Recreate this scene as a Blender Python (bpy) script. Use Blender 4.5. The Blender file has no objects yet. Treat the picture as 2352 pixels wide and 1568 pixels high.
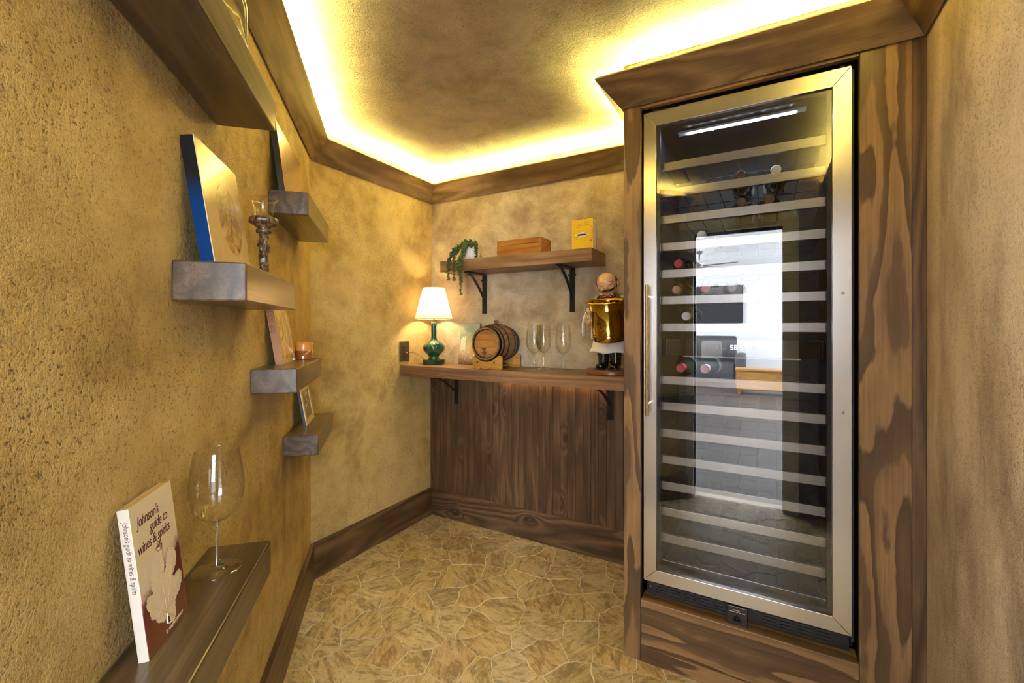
import bpy, bmesh, math, random
from mathutils import Matrix, Vector, Euler
R = math.radians
random.seed(7)
SC = bpy.context.scene
COL = SC.collection
# ------------------------------------------------------------------ camera, world, lights, exposure
cam = bpy.data.cameras.new('camera'); cam_o = bpy.data.objects.new('camera', cam); COL.objects.link(cam_o)
cam_o.location = (0, 0, 1.2); cam_o.rotation_euler = (R(90), 0, R(29.724))
cam.sensor_fit = 'HORIZONTAL'; cam.sensor_width = 36; cam.lens = 15.644; cam.shift_y = -0.01357
cam.clip_start = .01; cam.clip_end = 60
SC.camera = cam_o
W = bpy.data.worlds.new('world'); SC.world = W; W.use_nodes = True
W.node_tree.nodes['Background'].inputs[0].default_value = (.75, .85, 1, 1)
W.node_tree.nodes['Background'].inputs[1].default_value = 1.0
SC.view_settings.view_transform = 'Standard'; SC.view_settings.look = 'None'
SC.view_settings.gamma = 1; SC.view_settings.use_curve_mapping = False
SC.view_settings.exposure = 1.18
COVE = 14.0      # W per metre of cove strip
COVE_C = (1, .87, .21)
DAY = 1.35        # scale of the next room's light

def area(name, loc, aim, sx, sy, power, color, spread=180):
    l = bpy.data.lights.new(name, 'AREA'); l.shape = 'RECTANGLE'; l.size = sx; l.size_y = sy
    l.energy = power; l.color = color; l.spread = R(spread)
    o = bpy.data.objects.new(name, l); COL.objects.link(o); o.location = loc
    o.rotation_euler = Vector(aim).to_track_quat('-Z', 'Y').to_euler()
    return o
# the next room, seen only in the cooler's glass, is lit by unseen windows and added fills
area('daylight_fill', (2.3, -5.6, 1.5), (-1, -.1, -.03), 3.2, 1.8, 410*DAY, (.80, .89, 1))
area('daylight_fill', (-3.0, -5.2, 1.5), (1, -.1, 0), 3.4, 1.8, 410*DAY, (.86, .92, 1))
area('daylight_fill', (2.3, -2.3, 1.45), (-1, .45, -.05), 1.6, 1.5, 105*DAY, (.80, .89, 1))  # added fill near the doorway for the left wall and shelf ends
area('daylight_fill', (-3.0, -2.3, 1.5), (1, .4, 0), 1.4, 1.5, 110*DAY, (.86, .92, 1))  # added fill on the opposite side, sending more light through the doorway
area('bedroom_fill_light', (-.5, -5.6, 2.5), (0, -.25, -1), 2.4, 2.4, 260*DAY, (1, .97, .93))  # added overhead lamp for the mirrored room; no fixture hangs there

# ------------------------------------------------------------------ room geometry
XL, YC, YB, XS, YS, XR, YF, ZC = -1.882, 1.3634, 2.245, -.453, 1.62, .383, -.06, 2.157
S2 = math.sqrt(.5)
P0 = Vector((XL, YC, 0)); SD = Vector((S2, -S2, 0)); ND = Vector((S2, S2, 0))
SEND = 1.97
def LW(s, n, z): return P0 + SD*s + ND*n + Vector((0, 0, z))

# ------------------------------------------------------------------ node helpers
class G:
    def __init__(s, name):
        s.m = bpy.data.materials.new(name); s.m.use_nodes = True; s.t = s.m.node_tree
        s.t.nodes.clear(); s.out = s.n('ShaderNodeOutputMaterial')
    def n(s, k, **kw):
        nd = s.t.nodes.new(k)
        for a, v in kw.items(): setattr(nd, a, v)
        return nd
    def l(s, a, b): s.t.links.new(a, b)
    def put(s, sock, v):
        if hasattr(v, 'is_output'): s.l(v, sock)
        elif isinstance(v, (tuple, list)) and sock.type == 'RGBA' and len(v) == 3: sock.default_value = (*v, 1)
        else: sock.default_value = v
    def coord(s, kind='Object', scale=(1, 1, 1), loc=(0, 0, 0), rot=(0, 0, 0)):
        tc = s.n('ShaderNodeTexCoord'); mp = s.n('ShaderNodeMapping')
        s.l(tc.outputs[kind], mp.inputs[0]); mp.inputs['Scale'].default_value = scale
        mp.inputs['Location'].default_value = loc; mp.inputs['Rotation'].default_value = rot
        return mp.outputs[0]
    def noise(s, v, scale, detail=4, rough=.55, dist=0):
        n = s.n('ShaderNodeTexNoise'); s.l(v, n.inputs['Vector']); n.inputs['Scale'].default_value = scale
        n.inputs['Detail'].default_value = detail; n.inputs['Roughness'].default_value = rough
        n.inputs['Distortion'].default_value = dist; return n.outputs['Fac']
    def voro(s, v, scale, feature='F1', rnd=1):
        n = s.n('ShaderNodeTexVoronoi', feature=feature); s.l(v, n.inputs['Vector']); n.inputs['Scale'].default_value = scale
        n.inputs['Randomness'].default_value = rnd; return n.outputs['Distance']
    def ma(s, op, a, b=0, c=0, clamp=False):
        n = s.n('ShaderNodeMath', operation=op); n.use_clamp = clamp
        for i, v in enumerate((a, b, c)): s.put(n.inputs[i], v)
        return n.outputs[0]
    def mr(s, v, a, b, c=0, d=1):
        n = s.n('ShaderNodeMapRange'); n.clamp = True
        for i, x in enumerate((v, a, b, c, d)): s.put(n.inputs[i], x)
        return n.outputs[0]
    def ramp(s, v, stops, interp='LINEAR'):
        n = s.n('ShaderNodeValToRGB'); s.l(v, n.inputs[0]); r = n.color_ramp; r.interpolation = interp
        while len(r.elements) < len(stops): r.elements.new(.5)
        for e, (p, c) in zip(r.elements, stops): e.position = p; e.color = (*c, 1)
        return n.outputs[0]
    def mix(s, f, a, b, blend='MIX'):
        n = s.n('ShaderNodeMix', data_type='RGBA', blend_type=blend)
        s.put(n.inputs['Factor'], f)
        ia = [i for i in n.inputs if i.type == 'RGBA']
        s.put(ia[0], a); s.put(ia[1], b)
        return [o for o in n.outputs if o.type == 'RGBA'][0]
    def bump(s, h, strength=.3, dist=.01, normal=None):
        n = s.n('ShaderNodeBump'); s.l(h, n.inputs['Height']); n.inputs['Strength'].default_value = strength
        n.inputs['Distance'].default_value = dist
        if normal: s.l(normal, n.inputs['Normal'])
        return n.outputs[0]
    def bsdf(s, **kw):
        b = s.n('ShaderNodeBsdfPrincipled')
        for k, v in kw.items(): s.put(b.inputs[k.replace('_', ' ')], v)
        return b.outputs[0]
    def end(s, sh): s.l(sh, s.out.inputs['Surface']); return s.m
MC = {}
def plain(name, c, rough=.5, metal=0, **kw):
    if name in MC: return MC[name]
    g = G(name); v = g.coord(); f = g.noise(v, 35, 3)
    col = g.mix(f, tuple(x*.86 for x in c), tuple(min(1, x*1.12) for x in c))
    MC[name] = g.end(g.bsdf(Base_Color=col, Roughness=rough, Metallic=metal, **kw)); return MC[name]
def emit(name, c, st):
    g = G(name); e = g.n('ShaderNodeEmission'); g.put(e.inputs[0], c); e.inputs[1].default_value = st
    return g.end(e.outputs[0])
def plaster(name, light, mid, dark, spots=1.0, kind='Object', rot=(0, 0, 0), bs=.55, gloss=.62, stretch=1):
    g = G(name); v = g.coord(kind, rot=rot); v0 = v; v = g.coord(kind, (1, 1, stretch), rot=rot) if stretch != 1 else v0
    big = g.noise(v, 2.6, 5, .6, .6); med = g.noise(v, 9, 5, .65, .3)
    f = g.ma('ADD', g.ma('MULTIPLY', big, .6), g.ma('MULTIPLY', med, .4))
    c = g.ramp(f, [(.38, dark), (.49, mid), (.60, light), (.8, tuple(min(1, x*1.12) for x in light))])
    fine = g.noise(v0, 230, 3, .7); fine2 = g.noise(v0, 88, 4, .75, .15)
    patch = g.mr(g.noise(v, 3.3, 4, .6), .42, .62)
    sp = g.mr(g.ma('ADD', g.ma('MULTIPLY', fine, .5), g.ma('MULTIPLY', fine2, .5)), .40, .475, 1, 0)
    sp = g.ma('MULTIPLY', sp, g.ma('ADD', g.ma('MULTIPLY', patch, .55*spots), .28*spots), clamp=True)
    c = g.mix(sp, c, tuple(x*.5 for x in dark))
    h = g.ma('ADD', g.ma('MULTIPLY', fine2, 1.0), g.ma('MULTIPLY', fine, .5))
    return g.end(g.bsdf(Base_Color=c, Roughness=gloss, Specular_IOR_Level=.35, Normal=g.bump(h, bs, .012)))
def wood(name, axis, dark, mid, light, rings=9.0, width=3.5, stretch=.22, knots=True, rough=.42, fine=.35, bs=.12, coat=0.0, sharp=False):
    key = name + axis
    if key in MC: return MC[key]
    g = G(key); ob = g.n('ShaderNodeObjectInfo'); tc = g.n('ShaderNodeTexCoord')
    off = g.n('ShaderNodeVectorMath', operation='ADD'); g.l(tc.outputs['Object'], off.inputs[0])
    sc = g.n('ShaderNodeVectorMath', operation='SCALE'); cm = g.n('ShaderNodeCombineXYZ')
    for i in range(3): g.l(ob.outputs['Random'], cm.inputs[i])
    g.l(cm.outputs[0], sc.inputs[0]); sc.inputs['Scale'].default_value = 13.7; g.l(sc.outputs[0], off.inputs[1])
    def mp(s_al, s_ac):
        m = g.n('ShaderNodeMapping'); g.l(off.outputs[0], m.inputs[0])
        m.inputs['Scale'].default_value = tuple(s_al if a == axis else s_ac for a in 'XYZ'); return m.outputs[0]
    v = mp(width*stretch, width)
    field = g.noise(v, 1, 2, .45, .25)
    wob = g.noise(mp(3, 10), 1.4, 3, .6)
    kvn = g.n('ShaderNodeTexVoronoi', feature='F1'); g.l(mp(3.6, 6.5), kvn.inputs['Vector']); kvn.inputs['Scale'].default_value = 1.0
    sx = g.n('ShaderNodeSeparateColor'); g.l(kvn.outputs['Color'], sx.inputs[0])
    kd = g.ma('ADD', kvn.outputs['Distance'], g.ma('MULTIPLY', g.ma('LESS_THAN', sx.outputs[0], .70), 5))
    kn = g.mr(kd, 0, .42, 1, 0) if knots else None
    f = g.ma('MULTIPLY', field, rings)
    if knots: f = g.ma('ADD', f, g.ma('MULTIPLY', g.ma('POWER', kn, 1.6), 3.4))
    f = g.ma('ADD', f, g.ma('MULTIPLY', wob, .9))
    fr = g.ma('FRACT', f)
    c = g.ramp(fr, [(0, mid), (.3, light), (.6, mid), (.86, dark), (1, mid)] if not sharp else
               [(0, light), (.42, tuple((a*.6+b*.4) for a, b in zip(light, mid))), (.5, mid), (.93, dark), (1, light)])
    str_ = g.noise(mp(3, 160), 1.0, 3, .7); blot = g.noise(mp(2.2, 7), 1.2, 4, .6)
    c = g.mix(g.ma('MULTIPLY', g.mr(str_, .35, .68), fine), c, tuple(x*.45 for x in dark))
    c = g.mix(g.mr(blot, .42, .68, 0, .35 if sharp else .62), c, tuple(x*.62 for x in dark))
    if knots: c = g.mix(g.mr(kd, .085, .15, .85, 0), c, (dark[0]*1.1, dark[1]*.55, dark[2]*.5)); c = g.mix(g.ma('MULTIPLY', g.mr(kd, .11, .15, 0, 1), g.mr(kd, .15, .21, .8, 0)), c, tuple(x*.35 for x in dark))
    h = g.ma('ADD', g.ma('MULTIPLY', str_, .6), g.ma('MULTIPLY', fr, .4))
    kw = dict(Coat_Weight=coat, Coat_Roughness=.18) if coat else {}
    MC[key] = g.end(g.bsdf(Base_Color=c, Roughness=rough, Specular_IOR_Level=.45, Normal=g.bump(h, bs, .004), **kw)); return MC[key]

# albedos
PL = plaster('wall_plaster', (.62, .46, .20), (.51, .37, .145), (.35, .24, .085), 1.0)
PL_B = plaster('back_wall_plaster', (.53, .425, .29), (.41, .315, .20), (.26, .185, .11), .9)
PL_L = plaster('wall_plaster_left', (.62, .45, .18), (.50, .345, .125), (.31, .20, .066), 1.3, bs=.6)
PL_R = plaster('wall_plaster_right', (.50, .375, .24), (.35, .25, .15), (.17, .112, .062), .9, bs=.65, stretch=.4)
PL_C = plaster('ceiling_plaster', (.58, .51, .45), (.47, .405, .35), (.32, .27, .225), .8, bs=.8)
def stain(axis): return wood('stained_pine', axis, (.062, .033, .016), (.115, .062, .029), (.20, .115, .055), 14, 4.5, .10)
def crownwood(axis): return wood('crown_pine', axis, (.125, .075, .034), (.20, .125, .058), (.31, .205, .105), 15, 4.5, .10)
def stain2(axis): return wood('cabinet_pine', axis, (.095, .052, .024), (.16, .090, .040), (.36, .21, .09), 8.5, 6.0, .11, knots=False, sharp=True)
def walnut(axis): return wood('walnut_shelf', axis, (.17, .085, .042), (.23, .122, .062), (.31, .175, .092), 10, 9, .06, knots=False, fine=.3, rough=.42)
def greywood(axis): return wood('grey_brown_shelf', axis, (.050, .030, .016), (.085, .052, .028), (.15, .095, .052), 11, 6, .09, rough=.35, fine=.6, coat=.55, bs=.03)
def oak(axis): return wood('honey_oak', axis, (.38, .17, .028), (.48, .235, .045), (.56, .30, .07), 8, 14, .08, knots=False, fine=.25, rough=.38)
def cedar(axis): return wood('cedar_box', axis, (.24, .085, .012), (.32, .12, .018), (.38, .16, .03), 7, 12, .08, knots=False, fine=.25, rough=.35)
def steel():
    if 'steel' in MC: return MC['steel']
    g = G('brushed_steel'); v = g.coord('Object', (2, 90, 90)); f = g.noise(v, 10, 2, .6)
    MC['steel'] = g.end(g.bsdf(Base_Color=(.66, .64, .61), Metallic=1.0, Roughness=g.mr(f, .3, .7, .24, .27), Anisotropic=.5))
    return MC['steel']
def steelv():
    if 'steelv' in MC: return MC['steelv']
    g = G('brushed_steel_upright'); v = g.coord('Object', (90, 90, 2)); f = g.noise(v, 4, 3, .6)
    MC['steelv'] = g.end(g.bsdf(Base_Color=(.66, .64, .61), Metallic=1.0, Roughness=g.mr(f, .3, .7, .24, .27), Anisotropic=.5))
    return MC['steelv']
BLACK = plain('black_paint', (.012, .012, .013), .45)
BLACKM = plain('black_iron', (.02, .019, .018), .38, .6)
LINER = plain('cooler_liner', (.012, .0115, .0125), .5)
def thin_glass(name, tint, lo, hi, rough=.0):
    g = G(name); fr = g.n('ShaderNodeLayerWeight'); fr.inputs[0].default_value = .5
    t = g.n('ShaderNodeBsdfTransparent'); g.put(t.inputs[0], tint)
    gl = g.n('ShaderNodeBsdfGlossy'); gl.inputs['Roughness'].default_value = rough
    f = g.mr(g.ma('POWER', fr.outputs['Facing'], 3.0), 0, 1, lo, hi)
    mx = g.n('ShaderNodeMixShader'); g.l(f, mx.inputs[0]); g.l(t.outputs[0], mx.inputs[1]); g.l(gl.outputs[0], mx.inputs[2])
    return g.end(mx.outputs[0])
GLASS = thin_glass('clear_stemware', (.995, .995, .99), .035, .6)
DOORGLASS = thin_glass('cooler_door_glass', (.84, .84, .86), .125, .85)

# ------------------------------------------------------------------ mesh helpers
class MB:
    def __init__(s): s.v = []; s.f = []; s.mi = []
    def add(s, vs, fs, M=None, mi=0):
        b = len(s.v)
        for p in vs:
            p = Vector(p); s.v.append(M @ p if M is not None else p)
        for f in fs: s.f.append([b+i for i in f]); s.mi.append(mi)
        return s
    def box(s, x0, x1, y0, y1, z0, z1, M=None, mi=0, bev=0):
        if bev:
            bm = bmesh.new(); bmesh.ops.create_cube(bm, size=1)
            for v in bm.verts: v.co = Vector(((x0+x1)/2+v.co.x*(x1-x0), (y0+y1)/2+v.co.y*(y1-y0), (z0+z1)/2+v.co.z*(z1-z0)))
            bmesh.ops.bevel(bm, geom=bm.edges[:], offset=bev, segments=2, profile=.5, affect='EDGES')
            bm.verts.index_update()
            s.add([v.co.copy() for v in bm.verts], [[v.index for v in f.verts] for f in bm.faces], M, mi); bm.free(); return s
        v = [(x, y, z) for z in (z0, z1) for y in (y0, y1) for x in (x0, x1)]
        return s.add(v, [(0, 2, 3, 1), (4, 5, 7, 6), (0, 1, 5, 4), (2, 6, 7, 3), (0, 4, 6, 2), (1, 3, 7, 5)], M, mi)
    def lathe(s, prof, n=32, M=None, mi=0, sx=1, sy=1, cap=True, a0=0, a1=2*math.pi):
        full = abs(a1-a0-2*math.pi) < 1e-6; k = n if full else n+1
        vs = []
        for r, z in prof:
            for i in range(k):
                a = a0+(a1-a0)*i/n; vs.append((r*math.cos(a)*sx, r*math.sin(a)*sy, z))
        fs = []
        for j in range(len(prof)-1):
            for i in range(n):
                i2 = (i+1) % k
                fs.append((j*k+i, j*k+i2, (j+1)*k+i2, (j+1)*k+i))
        if cap and full:
            if prof[0][0] > 1e-5: fs.append(tuple(range(k-1, -1, -1)))
            if prof[-1][0] > 1e-5: fs.append(tuple((len(prof)-1)*k+i for i in range(k)))
        return s.add(vs, fs, M, mi)
    def tube(s, pts, r, n=10, M=None, mi=0, flat=None):
        pts = [Vector(p) for p in pts]; rs = r if isinstance(r, (list, tuple)) else [r]*len(pts)
        vs = []; up = None
        for i, p in enumerate(pts):
            t = (pts[min(i+1, len(pts)-1)]-pts[max(i-1, 0)]).normalized()
            if up is None:
                up = t.orthogonal().normalized() if flat is None else Vector(flat)
            a = (up - t*up.dot(t)).normalized(); b = t.cross(a); up = a
            for k in range(n):
                an = 2*math.pi*k/n; vs.append(p+(a*math.cos(an)+b*math.sin(an))*rs[i])
        fs = [(i*n+k, i*n+(k+1) % n, (i+1)*n+(k+1) % n, (i+1)*n+k) for i in range(len(pts)-1) for k in range(n)]
        fs += [tuple(range(n-1, -1, -1)), tuple((len(pts)-1)*n+k for k in range(n))]
        return s.add(vs, fs, M, mi)
    def strip(s, pts, w, th, side, M=None, mi=0):
        # flat bar following pts: width along 'side', thickness perpendicular
        pts = [Vector(p) for p in pts]; side = Vector(side).normalized(); vs = []
        for i, p in enumerate(pts):
            t = (pts[min(i+1, len(pts)-1)]-pts[max(i-1, 0)]).normalized(); q = t.cross(side).normalized()
            for a, b in ((-1, -1), (1, -1), (1, 1), (-1, 1)): vs.append(p+side*a*w/2+q*b*th/2)
        fs = [(i*4+k, i*4+(k+1) % 4, (i+1)*4+(k+1) % 4, (i+1)*4+k) for i in range(len(pts)-1) for k in range(4)]
        fs += [(3, 2, 1, 0), tuple((len(pts)-1)*4+k for k in range(4))]
        return s.add(vs, fs, M, mi)
    def sph(s, c, r, M=None, mi=0, nu=16, nv=10, rot=None):
        r = (r, r, r) if not isinstance(r, (tuple, list)) else r
        Q = Matrix.Translation(c) @ (rot.to_4x4() if rot else Matrix()) @ Matrix.Diagonal((*r, 1))
        if M is not None: Q = M @ Q
        prof = [(max(math.sin(math.pi*j/nv), 0), -math.cos(math.pi*j/nv)) for j in range(nv+1)]
        return s.lathe([(1e-6, -1)]+prof[1:-1]+[(1e-6, 1)], nu, Q, mi, cap=False)
    def prism(s, poly, h0, h1, M=None, mi=0):
        n = len(poly); vs = [(x, y, h0) for x, y in poly]+[(x, y, h1) for x, y in poly]
        fs = [tuple(range(n-1, -1, -1)), tuple(n+i for i in range(n))]+[(i, (i+1) % n, n+(i+1) % n, n+i) for i in range(n)]
        return s.add(vs, fs, M, mi)
    def build(s, name, mats, parent=None, smooth=False, auto=None):
        me = bpy.data.meshes.new(name); me.from_pydata(s.v, [], s.f)
        for m in (mats if isinstance(mats, (list, tuple)) else [mats]): me.materials.append(m)
        for p, i in zip(me.polygons, s.mi): p.material_index = i
        bm = bmesh.new(); bm.from_mesh(me); bmesh.ops.recalc_face_normals(bm, faces=bm.faces[:])
        if auto:
            for e in bm.edges:
                if len(e.link_faces) == 2 and e.calc_face_angle(0) > R(auto): e.smooth = False
        bm.to_mesh(me); bm.free()
        if smooth or auto: me.polygons.foreach_set('use_smooth', [True]*len(me.polygons))
        me.update()
        o = bpy.data.objects.new(name, me); COL.objects.link(o)
        if parent: o.parent = parent
        return o
def thing(name, label, cat, loc=(0, 0, 0), rz=0, group=None):
    o = bpy.data.objects.new(name, None); COL.objects.link(o); o.empty_display_size = .05
    o.location = loc; o.rotation_euler = (0, 0, rz); o['label'] = label; o['category'] = cat
    if group: o['group'] = group
    return o
def tag(o, label=None, cat=None, group=None, kind=None, loc=None, rz=None):
    if label: o['label'] = label
    if cat: o['category'] = cat
    if group: o['group'] = group
    if kind: o['kind'] = kind
    if loc is not None: o.location = loc
    if rz is not None: o.rotation_euler = (0, 0, rz)
    return o
def copy_tree(o, parent=None):
    c = o.copy(); COL.objects.link(c); c.parent = parent
    for ch in [x for x in o.children if not x.get('_no')]: copy_tree(ch, c)
    return c
def fr(loc=(0, 0, 0), rot=(0, 0, 0)): return Matrix.Translation(loc) @ Euler(rot).to_matrix().to_4x4()
def text_mesh(name, body, size, mat, parent, M, shear=0, ext=.0002, align='LEFT', sx=1.0, sp=1.0):
    cu = bpy.data.curves.new(name, 'FONT'); cu.body = body; cu.size = size; cu.shear = shear; cu.extrude = ext
    cu.align_x = align; cu.space_character = sp; cu.resolution_u = 3
    t = bpy.data.objects.new(name+'_src', cu); COL.objects.link(t)
    bpy.context.view_layer.update()
    me = bpy.data.meshes.new_from_object(t.evaluated_get(bpy.context.evaluated_depsgraph_get()))
    bpy.data.objects.remove(t); bpy.data.curves.remove(cu)
    me.name = name; me.transform(M @ Matrix.Diagonal((sx, 1, 1, 1))); me.materials.clear(); me.materials.append(mat)
    o = bpy.data.objects.new(name, me); COL.objects.link(o); o.parent = parent
    return o
def struct(name, mb, mat, loc=(0, 0, 0), rz=0, **kw):
    o = mb.build(name, mat, **kw); o.location = loc; o.rotation_euler = (0, 0, rz); o['kind'] = 'structure'; return o
A45 = R(-45)
# ------------------------------------------------------------------ walls, ceiling
struct('wall_left', MB().box(-.12, SEND, -.1, 0, 0, 2.3), PL_L, P0, A45)
struct('wall_far_left', MB().box(-.1, 0, -.15, YB-YC+.1, 0, 2.3), PL, (XL, YC, 0))
struct('wall_back', MB().box(0, XR-XL+.1, 0, .1, 0, 2.3), PL_B, (XL, YB, 0))
struct('wall_right', MB().box(0, .1, 0, YB-YF+.1, 0, 2.3), PL_R, (XR, YF, 0))
struct('ceiling', MB().box(-2.1, .5, -.2, 2.4, ZC, ZC+.1), PL_C)
DX0, DX1, DZ = -.445, .095, 1.86
struct('wall_front', MB().box(-.60, DX0, -.18, YF, 0, 2.3).box(DX1, XR+.12, -.18, YF, 0, 2.3).box(DX0, DX1, -.18, YF, DZ, 2.3), stain('Z'))

# crown boards and baseboards mitred round the room
path = [LW(SEND, 0, 0), Vector((XL, YC, 0)), Vector((XL, YB, 0)), Vector((XS, YB, 0)), Vector((XS, YS, 0)), Vector((XR, YS, 0)), Vector((XR, YF, 0))]
def inward(a, b):
    d = (b-a).normalized(); return Vector((d.y, -d.x, 0))
def sweep(i, prof, zoff=0, trim0=0, trim1=0):
    a, b = path[i], path[i+1]; N = inward(a, b)
    def mit(j):
        if j == 0 or j == len(path)-1: return N
        n1 = inward(path[j-1], path[j]); n2 = inward(path[j], path[j+1]); return (n1+n2)/(1+n1.dot(n2))
    d = (b-a).normalized(); rz = math.atan2(d.y, d.x); Mi = fr(a, (0, 0, rz)).inverted(); k = len(prof); vs = []
    for p, m in ((a+d*trim0, mit(i) if not trim0 else N), (b-d*trim1, mit(i+1) if not trim1 else N)):
        for n, z in prof: vs.append(Mi @ (p+m*n+Vector((0, 0, z+zoff))))
    fs = [tuple(range(k)), tuple(range(2*k-1, k-1, -1))]+[(j, (j+1) % k, k+(j+1) % k, k+j) for j in range(k)]
    return MB().add(vs, fs), a, rz
CR = [(0.0005, 2.0), (.006, 1.9975), (.0825, 2.091), (.0815, 2.0955), (.073, 2.1035), (0.0005, 2.017)]
for i in range(6):
    mb, a, rz = sweep(i, CR); struct('trim_%d' % (i+1), mb, crownwood('X'), a, rz)
BBP = [(0.0005, 0), (.018, 0), (.018, .166), (.014, .17), (0.0005, .17)]
for i, nm in ((0, 'baseboard_left'), (1, 'baseboard_far_left'), (2, 'baseboard_back'), (5, 'baseboard_right')):
    mb, a, rz = sweep(i, BBP); struct(nm, mb, stain('X'), a, rz)
# cove LED strips behind the crown lip
for i in range(6):
    a, b = path[i], path[i+1]; N = inward(a, b); d = (b-a).normalized(); L = (b-a).length-.05
    n0 = .018
    o = area('cove_strip_light', (a+b)/2+N*n0+Vector((0, 0, 2.078)), N+Vector((0, 0, 1)), 1, .01, COVE*L, COVE_C)
    o.data.size = .042; o.data.size_y = L
    zl = -(N+Vector((0, 0, 1))).normalized(); xl = d.cross(zl)
    o.rotation_euler = Matrix((xl, d, zl)).transposed().to_euler()

# ------------------------------------------------------------------ floor of irregular flagstones
def stone_mat():
    g = G('flagstone'); ob = g.n('ShaderNodeObjectInfo'); tc = g.n('ShaderNodeTexCoord')
    vr = g.n('ShaderNodeVectorRotate', rotation_type='Z_AXIS'); g.l(tc.outputs['Object'], vr.inputs['Vector'])
    g.l(g.ma('MULTIPLY', ob.outputs['Random'], 6.28), vr.inputs['Angle'])
    ad = g.n('ShaderNodeVectorMath', operation='ADD'); g.l(vr.outputs[0], ad.inputs[0])
    cm = g.n('ShaderNodeCombineXYZ'); g.l(g.ma('MULTIPLY', ob.outputs['Random'], 31), cm.inputs[2]); g.l(cm.outputs[0], ad.inputs[1])
    mp = g.n('ShaderNodeMapping'); g.l(ad.outputs[0], mp.inputs[0]); mp.inputs['Scale'].default_value = (7, 19, 7)
    v = mp.outputs[0]
    base = g.ramp(ob.outputs['Random'], [(0, (.50, .36, .15)), (.2, (.60, .46, .23)), (.36, (.44, .34, .18)), (.5, (.64, .51, .29)), (.62, (.50, .33, .15)), (.74, (.56, .44, .23)), (.86, (.40, .33, .20)), (1, (.70, .58, .36))])
    n1 = g.noise(v, 1.0, 6, .72, 1.2); n2 = g.noise(ad.outputs[0], 7, 5, .65, .6); n3 = g.noise(v, 4, 5, .75, .5)
    c = g.mix(g.mr(n1, .42, .54, .75, 0), base, (.21, .145, .07))
    c = g.mix(g.mr(n2, .5, .68, 0, .65), c, (.60, .48, .29))
    c = g.mix(g.mr(n2, .30, .42, .5, 0), c, (.40, .25, .10))
    c = g.mix(g.mr(n3, .53, .64, 0, .75), c, (.62, .54, .38))
    c = g.mix(g.mr(n3, .36, .46, .75, 0), c, (.16, .12, .065))
    h = g.ma('ADD', g.ma('MULTIPLY', n1, .7), g.ma('MULTIPLY', n3, .5))
    return g.end(g.bsdf(Base_Color=c, Roughness=g.mr(n2, .3, .7, .34, .55), Specular_IOR_Level=.5, Normal=g.bump(h, .35, .01)))
STONE = stone_mat(); GROUT = plain('grout', (.74, .69, .57), .8)
fl = struct('floor', MB().box(-2.1, .5, -.2, 2.4, -.1, 0), GROUT)
def hsh(x, y): return math.sin(x*47.3+y*91.7)*.5+math.sin(x*113.1-y*37.9+1.3)*.3+math.sin(x*211+y*173+.5)*.2
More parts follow.
